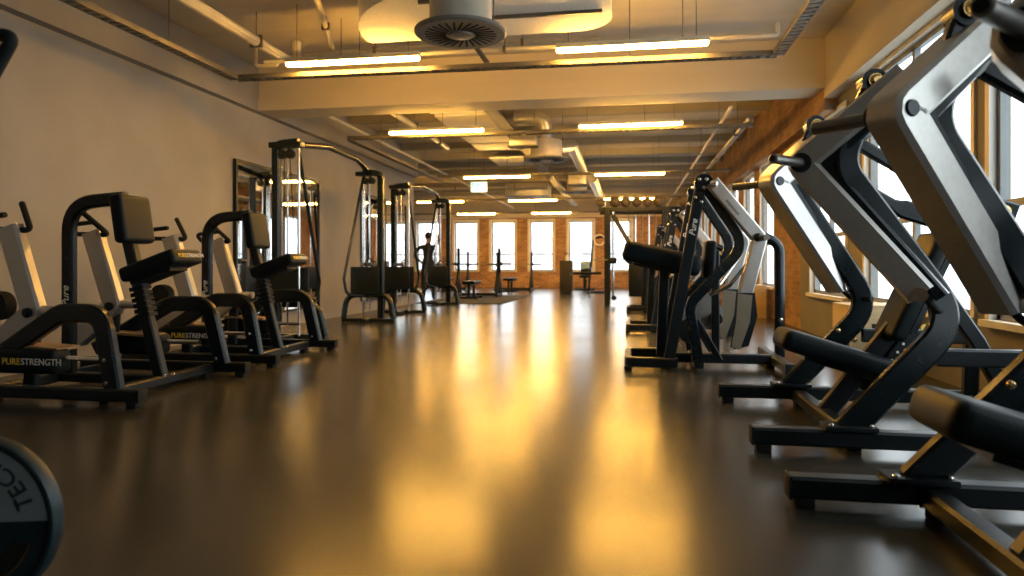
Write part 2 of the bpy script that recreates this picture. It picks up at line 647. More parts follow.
# ------------------------------------------------------------------ ceiling services
def cable_tray(path, label, w_=0.10, hgt=0.05, hang=True):
    p = [Vector(q) for q in path]
    o0 = p[0].copy()
    t = thing('cable_tray', o0, label, 'cable tray', 'cable trays')
    p = [q - o0 for q in p]
    a, r = MB(), MB()
    for i in range(len(p) - 1):
        d = (p[i + 1] - p[i]); L = d.length; d.normalize()
        s = Vector((-d.y, d.x, 0))
        for k in (-1, 1):
            a.sweep([p[i] + s * (k * w_ / 2), p[i + 1] + s * (k * w_ / 2)], (0, 0, 1), hgt, 0.008, ch=0.002)
        n = int(L / 0.09)
        for j in range(n):
            c = p[i] + d * ((j + 0.5) * L / n)
            r.box(c - Vector((0, 0, hgt / 2 - 0.006)), (0.05, w_, 0.008), rot=math.atan2(d.y, d.x))
    a.build('side_rails', TRAYM, t)
    ro = r.build('rungs', TRAYM, t, smooth=False); ro['kind'] = 'stuff'
    if hang:
        for i in range(len(p) - 1):
            L = (p[i + 1] - p[i]).length
            n = max(1, int(L / 2.2))
            for j in range(n):
                c = p[i] + (p[i + 1] - p[i]) * ((j + 0.5) / n)
                f = MB(); f.cyl(c, c + Vector((0, 0, ZC - o0.z)), 0.005, seg=6); f.build('hanger_rod', STEEL, t)
    return t


zt = 2.95
cable_tray([(-4.2, 2.4, zt), (-4.2, 6.82, zt), (1.42, 6.9, zt), (1.42, 2.4, zt)],
           'perforated cable tray looping round in front of the cross beam')
cable_tray([(-4.3, 10.1, 2.9), (1.75, 10.1, 2.9)], 'dark cable tray crossing just behind the cross beam')
cable_tray([(-4.32, 10.2, 2.9), (-4.32, 15.6, 2.9)], 'cable tray running back beside the left bulkhead')
cable_tray([(-1.98, 9.2, 3.2), (-1.98, 26, 3.2)], 'wide cable tray running back beside the ducts', w_=0.2)
cable_tray([(-8.9, 20.3, 2.9), (2.1, 20.3, 2.9)], 'cable tray crossing at the fourth lamp row')
cable_tray([(-8.9, 25.3, 2.87), (2.1, 25.3, 2.87)], 'cable tray crossing close to the end wall')
cable_tray([(-4.2, 14.8, 2.9), (2.1, 14.8, 2.9)], 'cable tray crossing at the third lamp row')


def pipe(path, r, m, label, name='pipe', clamps=0, fil=0.12):
    p = [Vector(q) for q in path]
    o0 = p[0].copy()
    t = thing(name, o0, label, 'pipe', 'pipes under the ceiling')
    q = [v - o0 for v in p]
    f = MB(); f.tube(fillet(q, fil), r, seg=10); f.build('pipe_run', m, t)
    for k in range(clamps):
        c = q[0] + (q[1] - q[0]) * ((k + 0.5) / clamps)
        f = MB(); f.cyl(c, c + Vector((0, 0, ZC - 0.002 - o0.z)), 0.006, seg=6)
        f.box(c, (0.03 + 2 * r if abs((q[1] - q[0]).y) > abs((q[1] - q[0]).x) else 0.03, 0.03 if abs((q[1] - q[0]).y) > abs((q[1] - q[0]).x) else 0.03 + 2 * r, 2 * r + 0.02))
        f.build('pipe_clamp', STEEL, t)
    return t


pipe([(-3.9, 0.5, 3.3), (-3.9, 7.6, 3.3), (-3.9, 7.6, 3.58)], 0.055, PIPEM, 'thick pale pipe running to the cross beam on the left', clamps=4)
pipe([(-4.25, 7.3, 3.55), (-4.25, 7.3, 3.22), (-3.98, 7.3, 3.22), (-3.98, 7.3, 3.3)], 0.022, PIPEM, 'thin bent pipe beneath the thick pipe', fil=0.06)
pipe([(-4.0, 7.05, 3.18), (1.45, 7.05, 3.18), (1.45, 7.05, 3.3)], 0.022, PIPEM, 'thin sprinkler pipe crossing above the nearest lamps', clamps=3, fil=0.03)
pipe([(-3.78, 7.6, 3.42), (-0.3, 7.6, 3.42)], 0.03, PIPEM, 'pipe crossing close to the ceiling before the beam', clamps=2)
pipe([(-2.9, 6.0, 3.5), (-3.55, 7.9, 3.5)], 0.028, PIPEM, 'short slanting pipe above the left lamp', clamps=1)
pipe([(1.32, 9.2, 2.97), (1.32, 26.5, 2.97)], 0.022, PIPEM, 'thin pale conduit running back on the right, inner one', clamps=7)
pipe([(1.68, 9.9, 2.97), (1.68, 26.5, 2.97)], 0.04, TRAYM, 'thicker grey conduit running back on the right, outer one', clamps=7)
pipe([(-4.35, 9.2, 3.12), (-4.35, 16.4, 3.12), (-4.35, 26.0, 3.12)], 0.025, PIPEM, 'thin pale conduit running back on the left', clamps=0)
pipe([(-3.65, 9.2, 3.32), (-3.65, 13.6, 3.32)], 0.05, PIPEM, 'short thick pale pipe behind the cross beam', clamps=3)
pipe([(-8.8, 18.25, 3.02), (-2.2, 18.25, 3.02)], 0.035, PIPEM, 'pale pipe crossing the wider left part of the hall', clamps=4)


def diffuser(loc, rad, label, vanes, box_h=0.3, top=ZC):
    t = thing('air_diffuser', loc, label, 'air vent', 'round swirl air vents')
    f = MB(); f.lathe([(rad * 0.2, -0.012), (rad * 0.96, -0.012), (rad, 0.0), (rad, 0.02), (rad * 0.6, 0.035)], seg=40)
    f.build('vent_plate', VENT, t)
    f = MB(); f.lathe([(rad * 0.1, -0.03), (rad * 0.27, -0.022), (rad * 0.27, -0.008)], seg=24)
    f.build('vent_hub', VENT, t)
    v = MB(); v.box((rad * 0.55, 0, -0.0125), (rad * 0.46, rad * 0.05, 0.006), rot=R(12))
    me = v.mesh('vent_slot', False); me.materials.append(SLOT)
    for k in range(vanes):
        o = link('vent_slot', me, t); o.rotation_euler = (0, 0, 2 * PI * k / vanes)
    f = MB(); f.lathe([(rad * 0.68, 0.02), (rad * 0.68, box_h), (rad * 0.66, box_h + 0.01)], seg=32)
    f.build('vent_drum', PIPEM, t)
    for s in (-1, 1) if top else ():
        f = MB(); f.cyl((s * rad * 0.7, 0.05, 0.05), (s * rad * 0.7, 0.05, top - loc[2]), 0.006, seg=6); f.build('hanger_rod', STEEL, t)
    return t


diffuser((-1.29, 5.2, 2.73), 0.36, 'large round swirl air vent at the top of the picture', 28, top=3.118)
f = MB(); f.sweep([(-1.42, 5.75, 2.98), (-1.40, 6.72, 2.96)], (0, 0, 1), 0.02, 0.06)
tag(f.build('support_strut', TRAYM), 'flat metal strut behind the large round air vent', 'strut')
x2 = -1.33
diffuser((x2, 11.2, 2.66), 0.38, 'smaller round swirl air vent behind the cross beam', 24)
diffuser((x2 + 0.1, 16.7, 2.7), 0.36, 'round air vent far back beneath the duct', 16)


def duct(path, r, label, fil=0.2, bands=True):
    p = [Vector(q) for q in path]
    o0 = p[0].copy()
    t = thing('air_duct', o0, label, 'air duct', 'galvanised air ducts')
    q = fillet([v - o0 for v in p], fil, 8)
    f = MB(); f.tube(q, r, seg=18); f.build('duct_pipe', GALV, t)
    if bands:
        for i in range(2, len(q) - 1, 3):
            d = (q[i + 1] - q[i]).normalized() * 0.012
            f = MB(); f.cyl(q[i] - d, q[i] + d, r * 1.07, seg=18); f.build('duct_band', GALV, t)
    return t


duct([(-1.84, 11.1, 3.32), (-1.33, 11.1, 3.32), (-1.33, 11.2, 2.975)], 0.105,
     'shiny galvanised duct bending down behind the cross beam')
duct([(x2 + 0.15, 11.5, 2.9), (x2 + 0.33, 12.3, 3.07), (x2 + 0.33, 15.6, 3.07)], 0.105,
     'galvanised duct leading back from the smaller air vent')
duct([(x2 + 0.45, 17.1, 3.1), (x2 + 0.45, 17.7, 3.1), (x2 + 0.45, 23.8, 3.1), (x2 + 0.45, 23.8, 2.75)], 0.13,
     'galvanised duct running to the far end')
for (x, y, z, sx, sy, sz, lab) in ((-1.62, 10.62, 2.86, 0.42, 0.2, 0.16, 'small pale duct box beside the smaller air vent'),
                                   (-1.15, 15.9, 2.92, 0.4, 0.4, 0.3, 'square duct box in the middle of the hall'),
                                   (-2.76, 19.0, 3.0, 1.2, 0.7, 0.35, 'wide duct box above the fourth lamp row')):
    t = thing('duct_box', (x, y, z), lab, 'duct box')
    f = MB(); f.box((0, 0, 0), (sx, sy, sz), bev=0.01); f.build('box_body', GALV, t)
    f = MB(); f.box((0, 0, -sz / 2), (sx + 0.04, sy + 0.04, 0.02)); f.build('box_flange', TRAYM, t)
    for s in (-1, 1):
        f = MB(); f.cyl((s * sx * 0.4, 0, sz / 2 - 0.02), (s * sx * 0.4, 0, ZC - z), 0.006, seg=6); f.build('hanger_rod', STEEL, t)

# rows of suspended white acoustic panels
for i, (y0, y1) in enumerate(((9.35, 10.55), (10.75, 11.85), (12.0, 13.2), (13.35, 14.1), (15.2, 16.4))):
    t = thing('ceiling_baffle', (-2.57, (y0 + y1) / 2, 3.36),
              'white ceiling panel left of the duct, number %s back from the cross beam' % ('one', 'two', 'three', 'four', 'five')[i],
              'ceiling panel', 'white acoustic panels')
    f = MB(); f.box((0, 0, 0), (1.08, y1 - y0, 0.05), bev=0.01); f.build('panel_board', PANEL, t)
    for sx in (-0.4, 0.4):
        f = MB(); f.cyl((sx, 0, 0.02), (sx, 0, ZC - 3.36), 0.005, seg=6); f.build('hanger_rod', STEEL, t)
# large rounded panel above the big vent
t = thing('acoustic_canopy', (-1.39, 5.72, 3.12), 'large white ceiling canopy with rounded ends above the big air vent', 'ceiling panel')
pts = [(1.25, -0.5, 0)]
for k in range(9):
    a = R(90 * k / 8)
    pts.append((0.90 + 0.35 * math.cos(a), 0.38 + 0.35 * math.sin(a), 0))
pts.append((-1.11, 0.73, 0))
for k in range(11):
    a = R(180 + 82 * k / 10)
    pts.append((0.08 + 1.22 * math.cos(a), 0.66 + 1.17 * math.sin(a), 0))
f = MB(); f.prism(pts, (0, 0, 0.22)); f.build('canopy_body', PANEL, t)
for yy in (-0.25, 0.2):
    f = MB(); f.box((0.42, yy, -0.015), (1.5, 0.025, 0.03)); f.build('canopy_rail', TRAYM, t)
    for sx in (-0.2, 0.9):
        f = MB(); f.cyl((sx, yy, 0.2), (sx, yy, ZC - 3.12), 0.005, seg=6); f.build('hanger_rod', STEEL, t)

# emergency exit sign
t = thing('exit_sign', (-3.3, 15.0, 2.57), 'green and white lit running-man exit sign below the ceiling', 'exit sign')
f = MB(); f.box((0, 0, 0.1), (0.36, 0.04, 0.22), bev=0.006); f.build('sign_housing', EXITW, t)
f = MB(); f.span((-0.17, -0.024, 0.0), (0.02, -0.021, 0.2)); f.build('sign_panel', GREENM, t, smooth=False)
f = MB()   # running figure and door
f.cyl((-0.075, -0.029, 0.165), (-0.075, -0.024, 0.165), 0.016, seg=10)
for a, c in (((-0.08, 0.145), (-0.1, 0.09)), ((-0.1, 0.09), (-0.07, 0.06)), ((-0.07, 0.06), (-0.085, 0.02)),
             ((-0.1, 0.09), (-0.125, 0.05)), ((-0.125, 0.05), (-0.155, 0.05)), ((-0.08, 0.135), (-0.045, 0.11)),
             ((-0.08, 0.14), (-0.125, 0.125))):
    f.sweep([(a[0], -0.027, a[1]), (c[0], -0.027, c[1])], (0, 1, 0), 0.004, 0.018, ch=0.0005)
f.build('running_figure', EXITW, t, smooth=False)
f = MB()
f.sweep([(0.15, -0.025, 0.1), (0.07, -0.025, 0.1)], (0, 1, 0), 0.004, 0.02, ch=0.0005)
f.prism([(0.07, -0.027, 0.145), (0.07, -0.027, 0.055), (0.035, -0.027, 0.1)], (0, 0.004, 0))
f.build('sign_arrow', GREENM, t, smooth=False)
for s in (-0.12, 0.12):
    f = MB(); f.cyl((s, 0, 0.2), (s, 0, ZC - 2.57), 0.006, seg=6); f.build('hanger_rod', STEEL, t)


# ------------------------------------------------------------------ gym machines
def bolt(p, d, r, parent, m=None, name='bolt', dome=True):
    p, d = Vector(p), Vector(d).normalized()
    f = MB()
    f.cyl(p, p + d * r * 0.5, r, seg=12)
    f.cyl(p + d * r * 0.5, p + d * r * 0.9, r * 0.9, r * 0.45, seg=12)
    return f.build(name, m or CHROME, parent)


def rail(p0, p1, parent, w_=0.085, z0=0.035, z1=0.12, feet=(1,), name='base_rail'):
    """floor rail with rubber feet; p0/p1 = (x, y)"""
    a, c = Vector((*p0, (z0 + z1) / 2)), Vector((*p1, (z0 + z1) / 2))
    f = MB(); f.sweep([a, c], (0, 0, 1), z1 - z0, w_, ch=0.012)
    o = f.build(name, BLACK, parent)
    d = (c - a).normalized()
    for e, s in ((a, 1), (c, -1)):
        q = e + d * s * 0.05
        f = MB(); f.box((q.x, q.y, z0 / 2 + 0.005), (0.07, 0.075, z0 + 0.01), bev=0.006)
        f.build('rubber_foot', RUBBER, o)
        f = MB(); f.box(e - d * s * 0.004, (0.012, w_ + 0.004, z1 - z0 + 0.004) if abs(d.x) > abs(d.y) else (w_ + 0.004, 0.012, z1 - z0 + 0.004), bev=0.004)
        f.build('end_cap', RUBBER, o)
    return o


# --- chest press type (nearest two on the right). local x = world X - 1.2
def make_press(loc, label):
    t = thing('chest_press_machine', loc, label, 'gym machine', 'silver-armed press machines on the right')

    def L(x, y, z):
        return Vector((x - 1.2, y, z))
    for s in (-1, 1):
        rail((0.61 - 1.2, s * 0.61), (2.2 - 1.2, s * 0.61), t)
        # S-shaped side frame
        path = fillet([L(1.05, s * .60, .11), L(1.55, s * .585, .66), L(1.06, s * .50, 1.42), L(1.19, s * .53, 1.80)], [0.24, 0.2], 9)
        n = (path[-1] - path[0]).cross(L(1.55, s * .585, .66) - path[0]).normalized()
        f = MB(); f.sweep(path, n, 0.065, [0.13 - 0.03 * k / (len(path) - 1) for k in range(len(path))], ch=0.012)
        sf = f.build('side_frame', BLACKG, t)
        f = MB(); f.box(L(1.06, s * .60, .13), (0.24, 0.13, 0.025), bev=0.006); f.build('foot_plate', BLACK, sf)
        for dx in (-0.09, 0.09):
            bolt(L(1.06 + dx, s * .60 - 0.045, .142), (0, 0, 1), 0.014, sf)
        for q in (L(1.33, s * .55, .50), L(1.43, s * .55, .44)):
            bolt(q - n * 0.03 * (1 if n.y > 0 else -1), (0, -1, 0), 0.016, sf, BRASS)
        f = MB(); f.cyl(L(1.19, s * .53 - 0.045, 1.82), L(1.19, s * .53 + 0.045, 1.82), 0.06, seg=20); f.build('pivot_head', BLACKG, sf)
        bolt(L(1.19, s * .53 - 0.045, 1.82), (0, -1, 0), 0.034, sf, BRASS)
        # boomerang arm
        T, E, Lo = L(1.27, s * .587, 1.775), L(.90, s * .39, 1.445), L(1.375, s * .642, .78)
        n = (T - E).cross(Lo - E).normalized()
        if n.y * s < 0:
            n = -n                       # n points outward
        T2 = E + (T - E) * 1.15
        f = MB(); f.sweep(fillet([T2, E, Lo], 0.03, 3), n, 0.15, 0.135, ch=0.016)
        arm = f.build('press_arm', SILVER, t)
        ec = MB(); ec.cyl(E - n * 0.075, E - n * 0.084, 0.03, 0.026, seg=20); ec.build('elbow_cap', BLACKG, arm)
        # dark inner cheek behind the silver shell
        d1, d2 = (T - E).normalized(), (Lo - E).normalized()
        bis = (d1 + d2).normalized()
        f = MB(); f.sweep(fillet([T2 + bis * .085, E + bis * .115, Lo + bis * .085], 0.03, 3), n, 0.10, 0.06, ch=0.01)
        f.build('inner_bar', BLACK, arm)
        # weight horn on the outer face
        hp = E + bis * 0.012 + n * 0.075
        hd_ = (n + Vector((-0.42, 0, 0))).normalized()
        f = MB(); f.cyl(hp - n * 0.005, hp + n * 0.016, 0.05, seg=24); f.build('horn_collar', RUBBER, arm)
        f = MB(); f.cyl(hp, hp + hd_ * 0.24, 0.025, seg=18); f.cyl(hp + hd_ * 0.24, hp + hd_ * 0.245, 0.025, 0.02, seg=18)
        f.build('weight_horn', STEEL, arm)
        f = MB(); f.cyl(hp + hd_ * 0.235, hp + hd_ * 0.248, 0.016, seg=14); f.build('horn_plug', BLACK, arm)
        # lower bracket and grip
        f = MB(); f.cyl(Lo - n * 0.09, Lo + n * 0.09, 0.035, seg=16); f.build('arm_bracket', CHROME, arm)
        bolt(Lo - n * 0.09, -n, 0.02, arm)
        f = MB(); f.tube(fillet([Lo + d2 * 0.02, Lo + d2 * 0.10 - n * 0.03, Lo + d2 * 0.10 - n * 0.2], 0.04, 4), 0.016)
        f.build('hand_grip', RUBBER, arm)
        # balance lever behind
        lv = fillet([L(1.16, s * .34, 1.57), L(1.62, s * .34, 1.27), L(1.92, s * .34, 1.17)], 0.3, 6)
        f = MB(); f.sweep(lv, (0, 1, 0), 0.05, [0.06 + 0.06 * k / (len(lv) - 1) for k in range(len(lv))], ch=0.012)
        lo_ = f.build('balance_lever', BLACKG, t)
        bolt(L(1.86, s * .34 - 0.025, 1.19), (0, -1, 0), 0.03, lo_, BRASS)
        # rear brace and rear leg
        f = MB(); f.sweep([L(1.48, s * .53, .47), L(2.16, s * .53, .47)], (0, 1, 0), 0.06, 0.085, ch=0.01); f.build('rear_brace', BLACK, t)
        f = MB(); f.sweep([L(2.12, s * .56, .08), L(2.12, s * .53, .50)], (0, 1, 0), 0.06, 0.085, ch=0.01); f.build('rear_leg', BLACK, t)
    rail((1.10 - 1.2, -0.57), (1.10 - 1.2, 0.57), t, name='cross_rail', z0=0.03, z1=0.105)
    rail((2.1 - 1.2, -0.57), (2.1 - 1.2, 0.57), t, name='cross_rail', z0=0.03, z1=0.105)
    # spine, backrest and seat
    f = MB(); f.sweep([L(1.12, 0, .08), L(1.68, 0, .84)], (0, 1, 0), 0.07, 0.10, ch=0.01)
    sp_ = f.build('spine', BLACK, t)
    f = MB(); f.sweep([L(1.68, 0, .84), L(1.90, 0, 0.5), L(2.1, 0, 0.1)], (0, 1, 0), 0.07, 0.08, ch=0.01); f.build('rear_spine', BLACK, t)
    a = math.atan2(1.72 - 1.47, 1.07 - .50)
    pad(L(1.575, 0, .80), (0.085, 0.30, 0.64), RY(a), LEATHER, 'backrest', t, bev=0.035)
    f = MB(); f.box(L(1.635, 0, .775), (0.03, 0.24, 0.5), rot=RY(a)); bp_ = f.build('backrest_plate', BLACK, t)
    f = MB(); f.cyl(L(1.58, -0.152, .58), L(1.58, -0.149, .58), 0.02, seg=12); f.build('yellow_badge', YELLOW, bp_)
    # adjustment post with holes
    f = MB(); f.sweep([L(1.33, 0, .20), L(1.56, 0, .56)], (0, 1, 0), 0.11, 0.07, ch=0.008); ap = f.build('adjuster_post', BLACK, t)
    dv = (L(1.56, 0, .56) - L(1.33, 0, .20)).normalized()
    for k in range(6):
        q = L(1.36, -0.055, .25) + dv * (k * 0.055)
        f = MB(); f.cyl(q, q + Vector((0, -0.002, 0)), 0.008, seg=8); f.build('adjuster_hole', WHITEP, ap)
    f = MB(); f.cyl(L(1.46, -0.05, .34), L(1.46, -0.13, .34), 0.014, seg=10); kn = f.build('adjuster_pin', CHROME, ap)
    f = MB(); f.sphere(L(1.46, -0.14, .34), 0.028); f.build('adjuster_knob', CHROME, ap)
    a2 = math.atan2(.50 - .32, .60)
    pad(L(1.165, 0, .415), (0.64, 0.32, 0.12), RY(a2), LEATHER, 'seat', t, bev=0.05)
    f = MB(); f.box(L(1.20, 0, .335), (0.46, 0.2, 0.03), rot=RY(a2)); f.build('seat_plate', BLACK, t)
    return t


press = make_press((1.2, 4.16, 0), 'silver-armed press machine with slanted seat, second from the right edge')
dup(press, (1.2, 2.15, 0), 'silver-armed press machine nearest the viewer, cut off by the right edge')


# --- row type machines (further back on the right). local x = world X
def make_row(loc, label):
    t = thing('row_machine', loc, label, 'gym machine', 'A-frame row machines on the right')

    def L(x, y, z):
        return Vector((x, y, z))
    for s in (-1, 1):
        dy = s * 0.33
        f = MB(); f.sweep([L(.35, dy, .08), L(.62, dy, 1.62)], (0, 1, 0), 0.06, 0.095, ch=0.01)
        fp = f.build('front_post', BLACK, t)
        d = (L(.62, dy, 1.62) - L(.35, dy, .08)).normalized()
        x_ = Vector((1, 0, 0)) - d * d.x
        text_part('lettering', 'Pure', 0.075, frame(d, -x_, (0, -1, 0), L(.35, dy - 0.031, .08) + d * 1.18), WHITEP, fp, shear=0.3)
        for dx, dz in ((-0.03, 1.5), (0.02, 1.55), (0.02, 1.46)):
            bolt(L(.6 + dx, dy - 0.03, dz), (0, -1, 0), 0.014, fp)
        path = fillet([L(.64, dy, 1.62), L(.985, dy, 1.09), L(.52, dy, .58), L(.60, dy, .09)], [0.2, 0.16], 8)
        f = MB(); f.sweep(path, (0, 1, 0), 0.06, 0.085, ch=0.01); f.build('bent_tube', BLACKG, t)
        f = MB(); f.cyl(L(.64, dy - 0.05, 1.62), L(.64, dy + 0.05, 1.62), 0.08, seg=20)
        hd_ = f.build('top_joint', BLACKG, t)
        for dx, dz in ((0.02, 0.03), (-0.04, 0.03), (0.0, -0.04)):
            bolt(L(.64 + dx, dy - 0.05, 1.62 + dz), (0, -1, 0), 0.016, hd_)
        # silver boomerang arm
        ay = s * 0.425
        f = MB(); f.sweep(fillet([L(.70, ay, 1.62), L(1.085, ay, 1.14), L(.965, ay, .66)], 0.03, 3), (0, 1, 0), 0.09, 0.115, ch=0.012)
        arm = f.build('lever_arm', SILVER, t)
        bolt(L(1.06, ay - 0.045, 1.15), (0, -1, 0), 0.035, arm, BLACKG, 'elbow_cap')
        bolt(L(.71, ay - 0.045, 1.60), (0, -1, 0), 0.035, arm)
        f = MB(); f.box(L(.86, ay - 0.046, 1.40), (0.16, 0.003, 0.02), rot=RY(math.atan2(.48, .385))); f.build('nameplate', STEEL, arm)
        # counterweight box with a shiny face plate
        f = MB(); f.prism([L(.91, ay - 0.10, .69), L(1.03, ay - 0.10, .69), L(1.05, ay - 0.10, .50), L(.98, ay - 0.10, .25),
                           L(.86, ay - 0.10, .22), L(.90, ay - 0.10, .45)], (0, 0.19, 0))
        cb = f.build('counterweight', BLACK, arm)
        f = MB(); f.prism([L(.895, ay - 0.104, .685), L(1.01, ay - 0.104, .67), L(.99, ay - 0.104, .45), L(.91, ay - 0.104, .215),
                           L(.845, ay - 0.104, .245), L(.88, ay - 0.104, .45)], (0, 0.006, 0))
        f.build('face_plate', BRONZE, cb)
        f = MB(); f.cyl(L(1.085, ay, 1.14), L(1.085, ay + s * 0.30, 1.14), 0.024, seg=14); f.build('weight_horn', STEEL, arm)
        f = MB(); f.sweep([L(.585, dy, .44), L(.78, dy, .10)], (0, 1, 0), 0.03, 0.05, ch=0.006); f.build('strut', BLACK, t)
        # grips reaching towards the seat
        f = MB(); f.tube(fillet([L(1.05, s * .36, 1.0), L(.86, s * .30, .74), L(.70, s * .26, .66)], 0.06), 0.016); f.build('hand_grip', CHROME, t)
    # base
    rail((0.3, 0), (1.30, 0), t, name='base_rail')
    rail((1.29, -0.62), (1.29, 0.55), t, name='cross_rail')
    f = MB(); f.sweep(fillet([L(.42, -.36, .075), L(0.0, -.36, .075), L(0.0, .36, .075), L(.42, .36, .075)], 0.08), (0, 0, 1), 0.085, 0.06, ch=0.01)
    lp = f.build('front_loop', BLACK, t)
    for y_ in (-.3, .3):
        f = MB(); f.box(L(0.0, y_, .018), (0.07, 0.07, 0.036)); f.build('rubber_foot', RUBBER, lp)
    f = MB(); f.sweep([L(.36, -.36, .07), L(.36, .36, .07)], (0, 0, 1), 0.08, 0.08, ch=0.01); f.build('cross_rail', BLACK, t)
    f = MB(); f.sweep([L(.60, -.36, .07), L(.60, .36, .07)], (0, 0, 1), 0.08, 0.08, ch=0.01); f.build('cross_rail', BLACK, t)
    # chest pad on its post
    f = MB(); f.sweep([L(.30, 0, .10), L(.33, 0, .90)], (0, 1, 0), 0.07, 0.09, ch=0.01); f.build('pad_post', BLACK, t)
    pad(L(.30, 0, .98), (0.70, 0.38, 0.19), RY(R(13)), LEATHER, 'long_pad', t, bev=0.065)
    f = MB(); f.box(L(.29, 0, .885), (0.5, 0.22, 0.04), rot=RY(R(13))); f.build('pad_plate', BLACK, t)
    pad(L(.72, 0, .97), (0.10, 0.28, 0.34), RY(R(4)), LEATHER, 'upright_pad', t, bev=0.04)
    f = MB(); f.sweep([L(.78, 0, .12), L(.78, 0, 1.05)], (0, 1, 0), 0.06, 0.07, ch=0.01); f.build('upright_pad_post', BLACK, t)
    # cam plate with hub
    f = MB(); f.prism([L(.48, .20, .36), L(.62, .20, .30), L(.86, .20, .36), L(.88, .20, .50), L(.72, .20, .68), L(.56, .20, .62)], (0, 0.02, 0))
    cm = f.build('cam_plate', SILVER, t)
    f = MB(); f.cyl(L(.80, .12, .42), L(.80, .20, .42), 0.06, seg=18); f.build('cam_hub', RUBBER, cm)
    f = MB(); f.cyl(L(.55, -.10, .33), L(.55, -.06, .33), 0.11, seg=24); f.build('counter_wheel', RUBBER, t)
    # rear upright with a tan roller
    f = MB(); f.tube(fillet([L(1.37, .18, .08), L(1.37, .18, 1.12), L(1.18, .18, 1.2)], 0.16, 8), 0.045, seg=12)
    ru = f.build('rear_upright', BLACKG, t)
    f = MB(); f.cyl(L(1.19, .05, 1.20), L(1.19, .30, 1.20), 0.03, seg=14); f.build('roller', TANM, ru)
    bolt(L(1.37, .135, .42), (0, -1, 0), 0.02, ru)
    return t


row = make_row((0, 6.4, 0), 'black A-frame row machine with silver arm and long pad, nearest of its kind')
dup(row, (0, 9.75, 0), 'black A-frame row machine with silver arm, middle one of its kind')
dup(row, (0, 13.7, 0), 'black A-frame row machine with silver arm, farthest of its kind')


